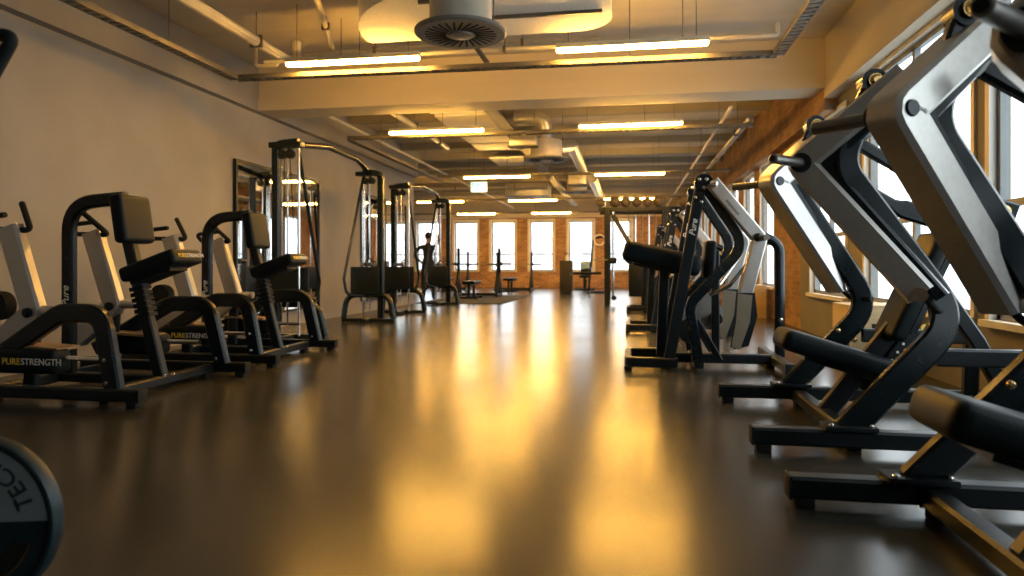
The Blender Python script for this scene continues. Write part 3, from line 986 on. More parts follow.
# --- seated machines on the left, local x = world X + 3.9
def make_left(loc, label):
    t = thing('seated_machine', loc, label, 'gym machine', 'seated machines along the left wall')

    def L(x, y, z):
        return Vector((x + 3.9, y, z))
    for s in (-1, 1):
        rail((-4.62 + 3.9, s * .62), (-3.10 + 3.9, s * .62), t, w_=0.08, z1=0.115)
        # arched side tube
        path = fillet([L(-3.31, s * .60, .10), L(-3.42, s * .58, .60), L(-3.75, s * .55, .60), L(-4.40, s * .50, .22)], [0.16, 0.2], 8)
        f = MB(); f.sweep(path, (0, 1, 0), 0.07, 0.125, ch=0.014)
        ar = f.build('arched_tube', BLACKG, t)
        for z in (.15, .30):
            bolt(L(-3.33 - z * .1, s * .60 - 0.03, z), (0, -1, 0), 0.014, ar)
        # silver lever arm with elbow at the pivot
        y = s * .38
        f = MB(); f.sweep(fillet([L(-4.33, y, 1.19), L(-4.13, y, .585), L(-4.46, y, .32)], 0.04, 4), (0, 1, 0), 0.09, 0.16, ch=0.015)
        arm = f.build('lever_arm', SILVER, t)
        bolt(L(-4.14, y - 0.045, .585), (0, -1, 0), 0.035, arm, BLACKG, 'pivot_cap')
        f = MB(); f.cyl(L(-4.12, y, .60), L(-3.92, y, .60), 0.035, seg=14); f.build('pivot_sleeve', GALV, arm)
        # bent handles
        f = MB(); f.tube(fillet([L(-4.33, y, 1.17), L(-4.52, y, 1.175), L(-4.60, y + s * .03, 1.25), L(-4.34, y + s * .03, 1.275)], 0.04, 4), 0.02)
        f.build('hand_grip', RUBBER, arm)
        f = MB(); f.tube(fillet([L(-4.30, y, 1.17), L(-4.17, y - s * .01, 1.165), L(-4.355, y - s * .12, 1.37)], 0.025, 4), 0.021)
        f.build('hand_grip', RUBBER, arm)
        # post under the pivot
        f = MB(); f.sweep([L(-4.16, y, .08), L(-4.13, y, .60)], (0, 1, 0), 0.05, 0.10, ch=0.01); f.build('pivot_post', BLACK, t)
        # padded foot bar with a chrome rod
        fb = pad(L(-4.02, s * .52, .27), (0.50, 0.17, 0.17), None, LEATHER, 'foot_pad', t, bev=0.05)
        if s < 0:
            wordmark(fb, frame((1, 0, 0), (0, 0, 1), (0, -1, 0), L(-3.96, -.52 - 0.0865, .27)), 0.062)
        f = MB(); f.box(L(-4.02, s * .45, .36), (0.46, 0.2, 0.02), rot=RY(R(3))); f.build('foot_plate', TANM, t)
        f = MB(); f.cyl(L(-3.79, s * .52, .29), L(-3.46, s * .52, .29), 0.017, seg=10); f.build('rod', CHROME, t)
    rail((-3.42 + 3.9, -.58), (-3.42 + 3.9, .58), t, name='cross_rail', z0=0.03, z1=0.10)
    rail((-4.3 + 3.9, -.58), (-4.3 + 3.9, .58), t, name='cross_rail', z0=0.03, z1=0.10)
    f = MB(); f.sweep([L(-4.3, 0, .07), L(-3.42, 0, .07)], (0, 0, 1), 0.07, 0.08, ch=0.01); f.build('centre_rail', BLACK, t)
    # arched back pole
    path = fillet([L(-4.20, 0, .08), L(-4.20, 0, 1.39), L(-3.72, 0, 1.42)], 0.24, 8)
    f = MB(); f.sweep(path, (0, 1, 0), 0.07, 0.10, ch=0.014); pl = f.build('back_pole', BLACKG, t)
    text_part('lettering', 'Pure', 0.085, frame((0, 0, 1), (-1, 0, 0), (0, -1, 0), L(-4.2, -.036, .68)), WHITEP, pl, shear=0.3)
    # slanted seat pole with ribbed sleeve
    f = MB(); f.sweep([L(-3.42, 0, .08), L(-3.70, 0, 1.15)], (0, 1, 0), 0.07, 0.09, ch=0.01); sp_ = f.build('seat_pole', BLACK, t)
    d = (L(-3.70, 0, 1.15) - L(-3.42, 0, .08)).normalized()
    for k in range(6):
        q = L(-3.42, 0, .08) + d * (0.48 + k * 0.042)
        f = MB(); f.sweep([q - d * .014, q + d * .014], (0, 1, 0), 0.10, 0.12, ch=0.006); f.build('sleeve_ring', RUBBER, sp_)
    for y_ in (-.05, .05):
        bolt(L(-3.36, y_, .10), (0, 0, 1), 0.014, sp_)
    pad(L(-3.66, 0, 1.26), (0.10, 0.34, 0.36), RY(R(-9)), LEATHER, 'backrest', t, bev=0.04)
    st = pad(L(-3.42, 0, .915), (0.46, 0.35, 0.11), RY(R(-19)), LEATHER, 'seat', t, bev=0.035)
    ang = R(19)
    nrm = Vector((math.cos(ang), 0, math.sin(ang)))
    c = L(-3.42, 0, .915) + nrm * 0.2315
    wordmark(st, frame((0, 1, 0), (-math.sin(ang), 0, math.cos(ang)), nrm, c + Vector((0, 0.02, 0))), 0.04)
    f = MB(); f.box(L(-3.44, 0, .845), (0.34, 0.2, 0.04), rot=RY(R(-19))); f.build('seat_plate', BLACK, t)
    # round black counterweight behind the near arm
    f = MB(); f.lathe([(0.06, -0.05), (0.10, -0.045), (0.105, 0.0), (0.10, 0.045), (0.06, 0.05)], mtx=Matrix.Translation(L(-4.42, -.38, .63)) @ Matrix.Rotation(R(90), 4, 'X'))
    f.build('round_counterweight', RUBBER, t)
    return t


seated = make_left((-3.9, 4.57, 0), 'black seated machine with raised pad and silver levers, nearest on the left')
dup(seated, (-3.9, 6.30, 0), 'black seated machine with raised pad and silver levers, beside the cable tower')


# --- cable crossover stations along the left wall
def tower(t, y, s, x=0.0):
    """one tower of a cable station; s = +1 when its lever leans to larger y"""
    def P(a, c, z):
        return Vector((x + a, y + c, z))
    f = MB(); f.sweep(fillet([P(-.17 * s, 0, .05), P(-.17 * s, 0, 2.40), P(.13 * s, 0, 2.42)], 0.10, 6), (0, 1, 0), 0.07, 0.10, ch=0.015)
    f.build('tower_post', BLACKG, t)
    f = MB(); f.cyl(P(.13 * s, 0, .05), P(.13 * s, 0, 2.38), 0.016, seg=10); f.build('guide_rod', CHROME, t)
    f = MB(); f.box(P(-.03, 0, 2.39), (0.42, 0.13, 0.07), bev=0.012); tp = f.build('top_plate', BLACK, t)
    for dx in (-.09, .02):
        f = MB(); f.cyl(P(dx, -.03, 2.28), P(dx, .03, 2.28), 0.055, seg=18); pu = f.build('pulley', RUBBER, tp)
        f = MB(); f.box(P(dx, 0, 2.33), (0.03, 0.08, 0.1)); f.build('pulley_yoke', BLACK, tp)
    for dx in (-.10, -.02):
        f = MB(); f.cyl(P(dx, 0, .2), P(dx, 0, 2.36), 0.012, seg=8); f.build('guide_rod', CHROME, t)
    f = MB(); f.cyl(P(-.06, 0, .95), P(-.06, 0, 2.25), 0.005, seg=6); f.build('cable', RUBBER, t)
    # weight stack with cover sheets
    ws = MB(); ws.box((0, 0, 0), (0.34, 0.16, 0.028), bev=0.004)
    wme = ws.mesh('stack_plate'); wme.materials.append(BLACK)
    for k in range(12):
        link('stack_plate', wme, t, loc=P(-.06, 0, .50 + k * 0.033))
    for c in (-.13, .13):
        f = MB(); f.box(P(-.05, c, .68), (0.48, 0.012, 0.42), bev=0.004); f.build('stack_cover', BLACK, t)
    f = MB(); f.box(P(-.06, 0, .93), (0.2, 0.1, 0.06), bev=0.01); f.build('stack_head', STEEL, t)
    # arched foot tube
    f = MB(); f.tube(fillet([P(-.42, s * .10, .05), P(-.38, s * .07, .44), P(.34, s * .07, .44), P(.42, s * .10, .05)], 0.2, 8), 0.045, seg=12)
    f.build('foot_arch', BLACKG, t)
    f = MB(); f.sweep([P(-.44, s * .10, .035), P(.44, s * .10, .035)], (0, 0, 1), 0.06, 0.08, ch=0.008); f.build('foot_rail', BLACK, t)
    f = MB(); f.sweep([P(0, -.32, .035), P(0, .32, .035)], (0, 0, 1), 0.06, 0.08, ch=0.008); f.build('foot_rail', BLACK, t)
    # swinging lever from the top down to the foot
    f = MB(); f.tube(fillet([P(s * .10, s * .06, 2.34), P(s * .22 - .04, s * .46, .70), P(s * .19 - .04, s * .42, .46), P(s * .05, s * .12, .42)], 0.12, 6), 0.024, seg=8)
    f.build('swing_lever', BLACKG, t)
    f = MB(); f.tube([P(-.02, s * .06, 2.26), P(.0, s * .10, 1.6), P(.02, s * .12, 1.02)], 0.006, seg=6); f.build('cable', RUBBER, t)
    f = MB(); f.tube([P(.02 + .07 * math.cos(a), s * .12, .94 + .08 * math.sin(a)) for a in [2 * PI * k / 12 for k in range(12)]], 0.012, seg=6, closed=True)
    f.build('pull_handle', RUBBER, t)


def crossover(loc, ln, label, dx=0.0):
    t = thing('cable_station', loc, label, 'cable machine', 'cable stations along the left wall')
    tower(t, 0, 1)
    tower(t, ln, -1, dx)
    mid = [(0.10, 0.05, 2.40), (0.14 + dx * .3, ln * .3, 2.50), (0.10 + dx * .7, ln * .7, 2.50), (0.0 + dx, ln - 0.05, 2.40)]
    f = MB(); f.tube(fillet(mid, 0.5, 8), 0.04, seg=12); f.build('bridge_tube', BLACKG, t)
    return t


crossover((-4.1, 7.8, 0), 2.7, 'black cable crossover station in front of the first mirror')
crossover((-4.2, 12.35, 0), 2.95, 'black cable crossover station further back, by the end of the wall', dx=-0.06)

# --- plate-loaded frame at the left edge: only a hand grip and its weight plate reach into the picture
t = thing('lever_machine', (-2.25, 1.6, 0), 'black lever machine at the left edge, only its grip showing', 'gym machine')
rail((-0.1, -0.6), (-0.1, 0.6), t)
f = MB(); f.sweep([(-0.1, 0, .08), (-0.1, 0, 1.95)], (0, 1, 0), 0.08, 0.12, ch=0.012); f.build('upright', BLACK, t)
f = MB(); f.sweep([(-0.1, 0, 1.9), (0.15, 0.02, 1.55)], (0, 1, 0), 0.05, 0.08, ch=0.01); f.build('lever_arm', SILVER, t)
f = MB(); f.cyl((0.12, 0.02, 1.555), (0.555, 0.02, 1.555), 0.016, seg=12); f.build('grip_stem', CHROME, t)
f = MB(); f.tube(fillet([(0.53, 0.02, 1.556), (0.588, 0.02, 1.548), (0.51, 0.02, 1.43), (0.38, 0.02, 1.41)], 0.028, 5), 0.018, seg=12); f.build('hand_grip', RUBBER, t)
f = MB(); f.sweep([(-0.1, 0, .25), (0.2, 0, .25)], (0, 1, 0), 0.06, 0.07, ch=0.01); f.build('horn_bracket', BLACK, t)
PC = Vector((-1.70, 1.54, 0.245))     # plate centre
pn = Vector((0.1675, -0.986, 0.0)).normalized()
hc = PC - Vector((-2.25, 1.6, 0))
f = MB(); f.cyl(hc - pn * 0.25, hc + pn * 0.05, 0.024, seg=14); f.build('weight_horn', STEEL, t)
f = MB(); f.sweep([(0.2, 0, .25), (hc - pn * 0.24)], (0, 0, 1), 0.06, 0.07, ch=0.01); f.build('horn_bracket', BLACK, t)
# plate
px_ = Vector((0, 0, 1)).cross(pn).normalized()
M = frame(px_, (0, 0, 1), pn, (0, 0, 0))
pt = thing('weight_plate', PC, 'dark teal weight plate with pale lettered upper half, bottom left corner', 'weight plate')
RP = 0.225


def ring_piece(prof, m_, nm, parent, a0=0, a1=360, seg=48):
    f = MB()
    n = max(2, int(seg * (a1 - a0) / 360))
    rows = []
    for k in range(n + 1):
        a = R(a0 + (a1 - a0) * k / n)
        rows.append([f.bm.verts.new(M @ Vector((r * math.cos(a), r * math.sin(a), z))) for r, z in prof])
    k_ = len(prof)
    for i in range(n):
        for j in range(k_):
            f.bm.faces.new((rows[i][j], rows[i][(j + 1) % k_], rows[i + 1][(j + 1) % k_], rows[i + 1][j]))
    if a1 - a0 < 360:
        f.bm.faces.new(rows[0]); f.bm.faces.new(rows[-1][::-1])
    else:
        bmesh.ops.remove_doubles(f.bm, verts=f.bm.verts[:], dist=1e-5)
    return f.build(nm, m_, parent)


ring_piece([(0.026, -0.02), (0.026, 0.014), (0.205, 0.014), (0.212, 0.022), (RP - 0.004, 0.022), (RP, 0.015), (RP, -0.02)], PLATE_D, 'plate_disc', pt)
ring_piece([(0.034, 0.0142), (0.034, 0.018), (0.204, 0.018), (0.204, 0.0142)], PLATE_L, 'pale_band', pt, 2, 178)
for a0, a1 in ((200, 250), (290, 340)):
    ring_piece([(0.12, 0.0143), (0.12, 0.017), (0.165, 0.017), (0.165, 0.0143)], SLOT, 'grip_slot', pt, a0, a1)
    ring_piece([(0.165, 0.0143), (0.165, 0.02), (0.169, 0.02), (0.169, 0.0143)], BRASS, 'slot_glint', pt, a0, a1)  # gold reflection along the slot edge, put in as a brass-coloured strip
ring_piece([(0.026, 0.014), (0.026, 0.026), (0.05, 0.024), (0.052, 0.014)], STEEL, 'hub_ring', pt)
# lettering runs counter-clockwise with the tops towards the hub
TM = M @ Matrix.Rotation(R(25), 4, 'Z') @ Matrix.Translation((0, 0, 0.0185))
cu_m = Matrix.Rotation(R(180), 4, 'Z')
tx = text_part('lettering', 'TECH', 0.064, Matrix.Identity(4), PLATE_D, pt, ext=0.0006, align='LEFT')
for v in tx.data.vertices:
    a = v.co.x / 0.145
    rr_ = 0.155 - v.co.y
    v.co = TM @ Vector((rr_ * math.cos(a - R(12)), rr_ * math.sin(a - R(12)), v.co.z))


# ------------------------------------------------------------------ far end equipment
def pos(px, Y):
    t_ = (px - 512) / 683
    s, c = math.sin(YAW), math.cos(YAW)
    return Y * (-s + c * t_) / (c + s * t_)


# cable rig on the right, far back
rx = pos(607, 16.0)
t = thing('cable_rig', (rx, 16.0, 0), 'tall black cable rig with chrome column standing alone far back on the right', 'cable machine')
for x, y in ((0, 0), (0, 1.0), (1.35, 0), (1.35, 1.0)):
    f = MB(); f.sweep([(x, y, 0), (x, y, 2.26)], (0, 1, 0), 0.10, 0.12, ch=0.01); f.build('rig_post', BLACK, t)
for y in (0, 1.0):
    f = MB(); f.sweep([(-0.2, y, 2.21), (1.9, y, 2.21)], (0, 1, 0), 0.09, 0.10, ch=0.01); f.build('top_beam', BLACK, t)
for x in (0, 1.35):
    f = MB(); f.sweep([(x, 0, 2.21), (x, 1.0, 2.21)], (0, 0, 1), 0.08, 0.09, ch=0.01); f.build('top_beam', BLACK, t)
    f = MB(); f.sweep([(x, 0, .05), (x, 1.0, .05)], (0, 0, 1), 0.08, 0.09, ch=0.01); f.build('floor_beam', BLACK, t)
f = MB(); f.cyl((0.14, -0.02, .15), (0.14, -0.02, 2.15), 0.028, seg=12); f.build('chrome_column', CHROME, t)
f = MB(); f.sweep([(0.14, -0.06, 2.08), (0.62, -0.25, 1.22)], (0.37, -0.93, 0), 0.05, 0.10, ch=0.01); f.build('diagonal_arm', BLACK, t)
f = MB(); f.box((0.12, -0.06, 1.02), (0.2, 0.1, 0.14), bev=0.01); f.build('pulley_carriage', BLACK, t)
f = MB(); f.cyl((-0.3, -0.08, 1.04), (0.7, -0.08, 1.04), 0.014, seg=8); f.build('cross_bar', STEEL, t)
f = MB(); f.cyl((0.16, -0.09, .16), (0.16, -0.05, .16), 0.06, seg=16); f.build('lower_pulley', RUBBER, t)
for k in range(5):
    x = 0.5 + k * 0.16
    f = MB(); f.cyl((x, 0.95, .3), (x, 0.95, 2.15), 0.018, seg=8); f.build('guide_rod', CHROME if k % 2 else TANM, t)
f = MB(); f.box((0.8, 0.95, .55), (0.6, 0.16, 0.8), bev=0.01); f.build('weight_stack', BLACK, t)
# balls lying on the rig's top
for k, (x, y, r) in enumerate(((-0.15, 0, .10), (0.18, 0, .12), (0.43, 0, .11), (0.68, 0, .105), (0.92, 0, .10), (1.17, 0, .12), (1.74, 0, .12))):
    tb = thing('medicine_ball', (rx + x, 16.0 + y, 2.268), 'brown ball on top of the cable rig, %s from the left' % ('first', 'second', 'third', 'fourth', 'fifth', 'sixth', 'seventh')[k], 'ball', 'balls on the cable rig')
    f = MB(); f.sphere((0, 0, r), r, u=18, v=12); f.build('ball_shell', BALLM, tb)
    f = MB(); f.tube([(r * 1.005 * math.cos(a), 0, r + r * 1.005 * math.sin(a)) for a in [2 * PI * q / 20 for q in range(20)]], 0.006, seg=5, closed=True)
    f.build('ball_seam', RUBBER, tb)


def bench_rack(loc, wd, hgt, label, rz=0.0, bar_z=0.94):
    t = thing('bench_press_rack', loc, label, 'bench rack', 'bench press racks at the far end', rz)
    for s in (-1, 1):
        x = s * wd / 2
        f = MB(); f.sweep([(x, 0, 0.05), (x, 0, hgt)], (0, 1, 0), 0.07, 0.075, ch=0.008); up = f.build('rack_upright', BLACK, t)
        f = MB(); f.sweep([(x, -0.5, .05), (x, 0.35, .05)], (0, 0, 1), 0.08, 0.08, ch=0.01); f.build('floor_rail', BLACK, t)
        f = MB(); f.sweep([(x, -0.44, .08), (x, -0.03, .66)], (1, 0, 0), 0.06, 0.07, ch=0.01); f.build('slanted_brace', BLACK, t)
        f = MB(); f.sweep([(x, 0.32, .08), (x, 0.03, .55)], (1, 0, 0), 0.06, 0.07, ch=0.01); f.build('slanted_brace', BLACK, t)
        f = MB(); f.box((x, -0.06, bar_z - 0.05), (0.05, 0.12, 0.03)); f.box((x, -0.115, bar_z - 0.01), (0.05, 0.02, 0.07)); f.build('bar_hook', BLACK, up)
    for y in (0.3,):
        f = MB(); f.sweep([(-wd / 2, y, .05), (wd / 2, y, .05)], (0, 0, 1), 0.08, 0.08, ch=0.01); f.build('floor_rail', BLACK, t)
    bt = thing('barbell', (loc[0], loc[1] - 0.07, loc[2] + bar_z), 'steel barbell resting on the %s' % label, 'barbell', 'barbells', rz)
    f = MB(); f.cyl((-0.98, 0, 0), (0.98, 0, 0), 0.014, seg=8); f.build('bar', STEEL, bt)
    for s in (-1, 1):
        f = MB(); f.cyl((s * .70, 0, 0), (s * 1.0, 0, 0), 0.025, seg=10); f.build('sleeve', CHROME, bt)
        f = MB(); f.cyl((s * .66, 0, 0), (s * .70, 0, 0), 0.05, seg=12); f.build('collar', RUBBER, bt)
    bn = thing('flat_bench', (loc[0] + .02, loc[1] - 1.0, loc[2]), 'flat padded bench in front of the %s' % label, 'bench', 'flat benches', rz)
    pad((0, 0, .43), (0.34, 0.9, 0.09), None, LEATHER, 'bench_pad', bn, bev=0.03)
    f = MB(); f.sweep([(0, -.38, .36), (0, .30, .36)], (0, 0, 1), 0.06, 0.08, ch=0.01); f.build('bench_spine', BLACK, bn)
    for y in (-.34, .26):
        f = MB(); f.sweep([(0, y, .03), (0, y, .36)], (0, 1, 0), 0.06, 0.07, ch=0.01); f.build('leg', BLACK, bn)
        f = MB(); f.sweep([(-.25, y, .025), (.25, y, .025)], (0, 0, 1), 0.05, 0.06, ch=0.008); f.build('foot_bar', BLACK, bn)
    return t


ya = 19.4
xa0, xa1 = pos(458.6, ya), pos(499.4, ya)
bench_rack(((xa0 + xa1) / 2, ya, 0.012), xa1 - xa0, 1.40, 'nearest bench rack left of the aisle')
yb = 24.2
xb1 = pos(468, yb)
bench_rack((xb1 - 0.62, yb, 0), 1.24, 1.40, 'farther bench rack by the left end windows')
xc0 = pos(531.5, yb)
bench_rack((xc0 - 0.62, yb, 0), 1.24, 1.38, 'farther bench rack before the middle end window')
# dark rubber mat under the left stations
f = MB(); f.span((-5.0, 15.7, 0.0), (-2.9, 20.2, 0.012)); tag(f.build('rubber_mat', RUBBER, smooth=False), 'thin dark rubber mat under the nearest bench rack', 'mat')

# reception style cabinet
kx = pos(566.3, 21.9)
t = thing('pedestal_cabinet', (kx, 21.9, 0), 'tall narrow dark olive pedestal cabinet in the aisle', 'cabinet')
f = MB(); f.box((0, 0, .54), (0.40, 0.36, 1.0), bev=0.006); f.build('cabinet_body', KIOSK, t)
f = MB(); f.box((0, 0, .02), (0.36, 0.32, 0.04)); f.build('plinth', BLACK, t)
f = MB(); f.box((0, -0.183, .56), (0.37, 0.012, 0.9), bev=0.003); dr = f.build('cabinet_door', KIOSK, t)
f = MB(); f.box((0.15, -0.195, .62), (0.015, 0.02, 0.12)); f.build('handle', STEEL, dr)
f = MB(); f.box((0, 0, 1.05), (0.42, 0.38, 0.02), bev=0.004); f.build('cabinet_top', KIOSK, t)
t = thing('spray_bottle', (kx + 0.02, 21.85, 1.06), 'small white spray bottle on top of the pedestal cabinet', 'bottle')
f = MB(); f.lathe([(0.045, 0), (0.05, 0.01), (0.05, 0.12), (0.018, 0.17), (0.018, 0.2)], seg=16); f.build('bottle_body', WHITEP, t)
f = MB(); f.box((-0.02, 0, .22), (0.09, 0.03, 0.04), bev=0.006); f.box((0.0, 0, .185), (0.012, 0.02, 0.06)); f.build('spray_head', BLACK, t)

# preacher bench with towel
bx_ = pos(585, 25.2)
t = thing('utility_bench', (bx_, 25.2, 0), 'black utility bench below the end window right of the cabinet', 'bench')
pad((0, 0, .50), (0.36, 0.9, 0.09), None, LEATHER, 'bench_pad', t)
pad((0, 0.42, .78), (0.36, 0.09, 0.5), Matrix.Rotation(R(-12), 4, 'X'), LEATHER, 'backrest', t)
f = MB(); f.sweep([(0, -.3, .42), (0, .4, .42)], (0, 0, 1), 0.06, 0.08); f.sweep([(0, .4, .42), (0, .46, .8)], (1, 0, 0), 0.06, 0.06)
f.build('bench_spine', BLACK, t)
for y in (-.3, .35):
    f = MB(); f.sweep([(0, y, .03), (0, y, .42)], (0, 1, 0), 0.06, 0.08); f.build('leg', BLACK, t)
    f = MB(); f.sweep([(-.35, y, .03), (.35, y, .03)], (0, 0, 1), 0.06, 0.07); f.build('foot_bar', BLACK, t)
f = MB(); f.cyl((-0.6, -.15, .62), (0.6, -.15, .62), 0.05, seg=14); f.build('roller', RUBBER, t)
tw = MB()
n_ = 12
vs = [[None] * 7 for _ in range(n_ + 1)]
for i in range(n_ + 1):
    u = i / n_ * 2 - 1
    for j in range(7):
        x = -0.14 + 0.28 * j / 6
        z = 1.085 - 0.30 * abs(u) - 0.015 * math.sin(9 * x + 3 * u) if abs(u) > 0.15 else 1.055
        y = 0.47 + (0.085 if u > 0 else 0.095) * (1 if u > 0 else -1) * min(1, abs(u) * 5) - (1.04 - z) * -0.0 - (0.9 - z) * 0.21 * -1 * -1
        vs[i][j] = tw.bm.verts.new((x, y, z))
for i in range(n_):
    for j in range(6):
        tw.bm.faces.new((vs[i][j], vs[i][j + 1], vs[i + 1][j + 1], vs[i + 1][j]))
bmesh.ops.solidify(tw.bm, geom=tw.bm.faces[:], thickness=0.012)
tag(tw.build('towel', TOWEL, loc=(bx_, 25.2, 0)), 'pale blue towel draped over the utility bench backrest', 'towel')

# tall bent-tube stand near the rig
hx = pos(597, 22.5)
t = thing('tube_stand', (hx, 22.5, 0), 'tall slim stand with a hooped pale top left of the cable rig', 'stand')
f = MB(); f.tube(fillet([(-0.28, 0, .03), (-0.12, 0, 1.78), (0.25, 0, 1.86), (0.3, 0, .03)], 0.14, 6), 0.03, seg=10); f.build('bent_tube', BLACKG, t)
f = MB(); f.sweep([(-0.35, 0, .03), (0.4, 0, .03)], (0, 0, 1), 0.06, 0.08); f.sweep([(-0.28, -.3, .03), (-0.28, .3, .03)], (0, 0, 1), 0.06, 0.08); f.sweep([(0.3, -.3, .03), (0.3, .3, .03)], (0, 0, 1), 0.06, 0.08); f.build('base_frame', BLACK, t)
f = MB(); f.tube([(0.08 + .17 * math.cos(a), -0.05, 1.74 + .17 * math.sin(a)) for a in [2 * PI * k / 24 for k in range(24)]], 0.02, seg=8, closed=True); f.build('hoop', PANEL, t)

# plywood jump boxes below the side windows
for (x, y, sx, sy, sz, lab) in ((2.08, 12.6, .55, .5, .55, 'plywood jump box under the brick wall windows'),
                                (2.15, 6.6, .5, .5, .55, 'plywood jump box behind the second press machine')):
    t = thing('jump_box', (x, y, 0), lab, 'box', 'plywood boxes')
    for nm, c, s_ in (('box_side', (-sx / 2 + .01, 0, sz / 2), (.02, sy, sz)), ('box_side', (sx / 2 - .01, 0, sz / 2), (.02, sy, sz)),
                      ('box_side', (0, -sy / 2 + .01, sz / 2), (sx - .04, .02, sz)), ('box_side', (0, sy / 2 - .01, sz / 2), (sx - .04, .02, sz)),
                      ('box_top', (0, 0, sz + .01), (sx, sy, .02))):
        f = MB(); f.box(c, s_, bev=0.003); f.build(nm, WOOD, t)
    f = MB(); f.box((0, -sy / 2 - 0.0006, sz * .7), (.14, .002, .05)); f.build('hand_slot', SLOT, t)


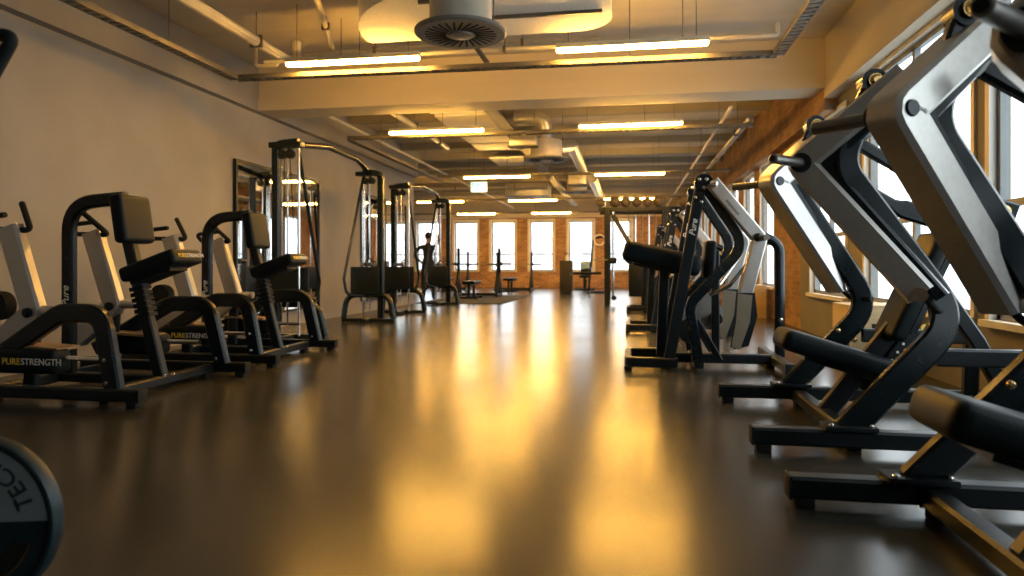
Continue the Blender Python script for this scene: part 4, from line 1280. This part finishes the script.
# ------------------------------------------------------------------ person by the far cable station
def make_person(loc, rz):
    t = thing('person', loc, 'person in dark sportswear seen from behind, one arm raised to the far cable tower', 'person', rz=rz)
    me = bpy.data.meshes.new('body')
    vs_, es, rad = [], [], []

    def v(x, y, z, r, par=None):
        vs_.append((x, y, z)); rad.append(r)
        if par is not None:
            es.append((par, len(vs_) - 1))
        return len(vs_) - 1
    # facing +y
    pel = v(0, 0, .95, (.145, .11))
    wst = v(0, .01, 1.12, (.13, .095), pel)
    ch = v(0, .0, 1.32, (.155, .11), wst)
    nk0 = v(0, -.01, 1.46, (.075, .07), ch)
    nk1 = v(0, .0, 1.53, (.055, .055), nk0)
    h0 = v(0, .015, 1.60, (.072, .085), nk1)
    h1 = v(0, .01, 1.68, (.078, .095), h0)
    h2 = v(0, .0, 1.755, (.05, .06), h1)
    hands = []
    # right arm raised, left hand on hip
    for s in (1, -1):
        sh = v(s * .19, -.01, 1.41, (.06, .06), ch)
        if s > 0:
            el = v(.285, .05, 1.66, (.045, .045), sh)
            wr = v(.315, .10, 1.90, (.03, .03), el)
            pm = v(.32, .115, 1.97, (.036, .02), wr)
            up = Vector((.05, .1, 1)).normalized(); sd = Vector((1, 0, 0))
        else:
            el = v(-.40, -.06, 1.19, (.045, .045), sh)
            wr = v(-.225, .03, 1.03, (.03, .03), el)
            pm = v(-.18, .07, 1.00, (.036, .02), wr)
            up = Vector((.6, .6, -.4)).normalized(); sd = Vector((.4, -.1, .8)).normalized()
        base = Vector(vs_[pm])
        for k, ln in enumerate((.065, .078, .072, .055)):
            o = sd * ((k - 1.5) * .019)
            q = v(*(base + o + up * .025), (.009, .009), pm)
            q = v(*(base + o + up * (.025 + ln * .6) + Vector((0, .012, 0))), (.008, .008), q)
            v(*(base + o + up * (.025 + ln) + Vector((0, .03, 0))), (.007, .007), q)
        q = v(*(base - sd * .035 - up * .015), (.010, .010), pm)
        v(*(base - sd * .055 + up * .03 + Vector((0, .015, 0))), (.008, .008), q)
    for s in (1, -1):
        hp = v(s * .095, 0, .88, (.095, .1), pel)
        kn = v(s * .12, .02 * s, .50, (.06, .062), hp)
        cf = v(s * .125, -.03 + .02 * s, .34, (.055, .058), kn)
        an = v(s * .13, -.03, .09, (.038, .042), cf)
        ft = v(s * .14, .06, .045, (.042, .035), an)
        v(s * .15, .16, .035, (.036, .026), ft)
    me.from_pydata(vs_, es, [])
    o = bpy.data.objects.new('body', me)
    COL.objects.link(o)
    sk = o.modifiers.new('skin', 'SKIN')
    sk.use_smooth_shade = True
    for i, r in enumerate(rad):
        me.skin_vertices[0].data[i].radius = r
        me.skin_vertices[0].data[i].use_root = (i == 0)
    sb = o.modifiers.new('sub', 'SUBSURF'); sb.levels = 2; sb.render_levels = 2
    bpy.context.view_layer.update()
    dg = bpy.context.evaluated_depsgraph_get()
    m2 = bpy.data.meshes.new_from_object(o.evaluated_get(dg))
    bpy.data.objects.remove(o); bpy.data.meshes.remove(me)
    m2.materials.clear()
    m2.materials.append(CLOTH); m2.materials.append(SKIN); m2.materials.append(RUBBER)
    for p in m2.polygons:
        c = p.center
        if c.z < 0.10:
            p.material_index = 2
        elif (c.z > 1.50 and abs(c.x) < 0.13) or c.z > 1.60 or (c.x < -.10 and c.z < 1.13 and c.z > .93 and c.y > 0.02 and abs(c.x) > .15):
            p.material_index = 1
        else:
            p.material_index = 0
        p.use_smooth = True
    link('body', m2, t)
    f = MB()
    f.sphere((0, -.015, 1.70), .105, s=(.86, 1.0, .92), u=18, v=12)
    bmesh.ops.delete(f.bm, geom=[q for q in f.bm.verts if q.co.y > 0.045 and q.co.z < 1.735], context='VERTS')
    bmesh.ops.solidify(f.bm, geom=f.bm.faces[:], thickness=0.008)
    f.build('hair', HAIR, t)
    f = MB()
    for s in (-1, 1):
        f.sphere((s * .032, .093, 1.655), .012, u=8, v=6)
    f.build('eyes', WHITEP, t)
    f = MB(); f.sphere((0, .108, 1.63), .016, s=(.8, 1.1, 1.5), u=8, v=6); f.build('nose', SKIN, t)
    f = MB(); f.box((0, .098, 1.593), (.045, .01, .01), bev=.003); f.build('mouth', TANM, t)
    for s in (-1, 1):
        f = MB(); f.sphere((s * .08, .01, 1.645), .025, s=(.4, .8, 1.3), u=8, v=6); f.build('ear', SKIN, t)
    return t


make_person((pos(428.2, 17.4), 17.4, 0), R(15))

# ------------------------------------------------------------------ outside the windows
f = MB(); f.span((-60, YF + 0.4, -4.0), (60, 140, -3.9)); f.span((XR + 0.4, -40, -4.0), (60, YF + 0.4, -3.9))
struct(f.build('ground_outside', GROUND, smooth=False), 'street level outside')
for k, (x, wd, h, y, lab) in enumerate(((-18, 12, 6.2, 62, 'pale low building outside beyond the left end windows'),
                                        (-5, 9, 7.4, 66, 'pale taller building outside beyond the middle end window'),
                                        (6, 10, 5.6, 60, 'pale low building outside beyond the right end window'))):
    t = thing('distant_building', (x, y, -3.9), lab, 'building', 'buildings across the street')
    f = MB(); f.span((-wd / 2, 0, 0), (wd / 2, 8, h)); f.build('wall', BUILD1, t, smooth=False)
    f = MB(); f.prism([(-wd / 2 - .3, -.3, h), (wd / 2 + .3, -.3, h), (wd / 2 - .5, 4, h + 1.6), (-wd / 2 + .5, 4, h + 1.6)], (0, 0.01, 0.12)); f.build('roof', BUILD2, t, smooth=False)
    n = int(wd / 2)
    for i in range(n):
        x_ = -wd / 2 + (i + .5) * wd / n
        f = MB(); f.span((x_ - .5, -0.05, h - 2.2), (x_ + .5, 0.02, h - .7)); wq = f.build('window', BUILD2, t, smooth=False)
        f = MB(); f.span((x_ - .42, -0.07, h - 2.1), (x_ + .42, -0.05, h - .8)); f.build('pane', GROUND, wq, smooth=False)
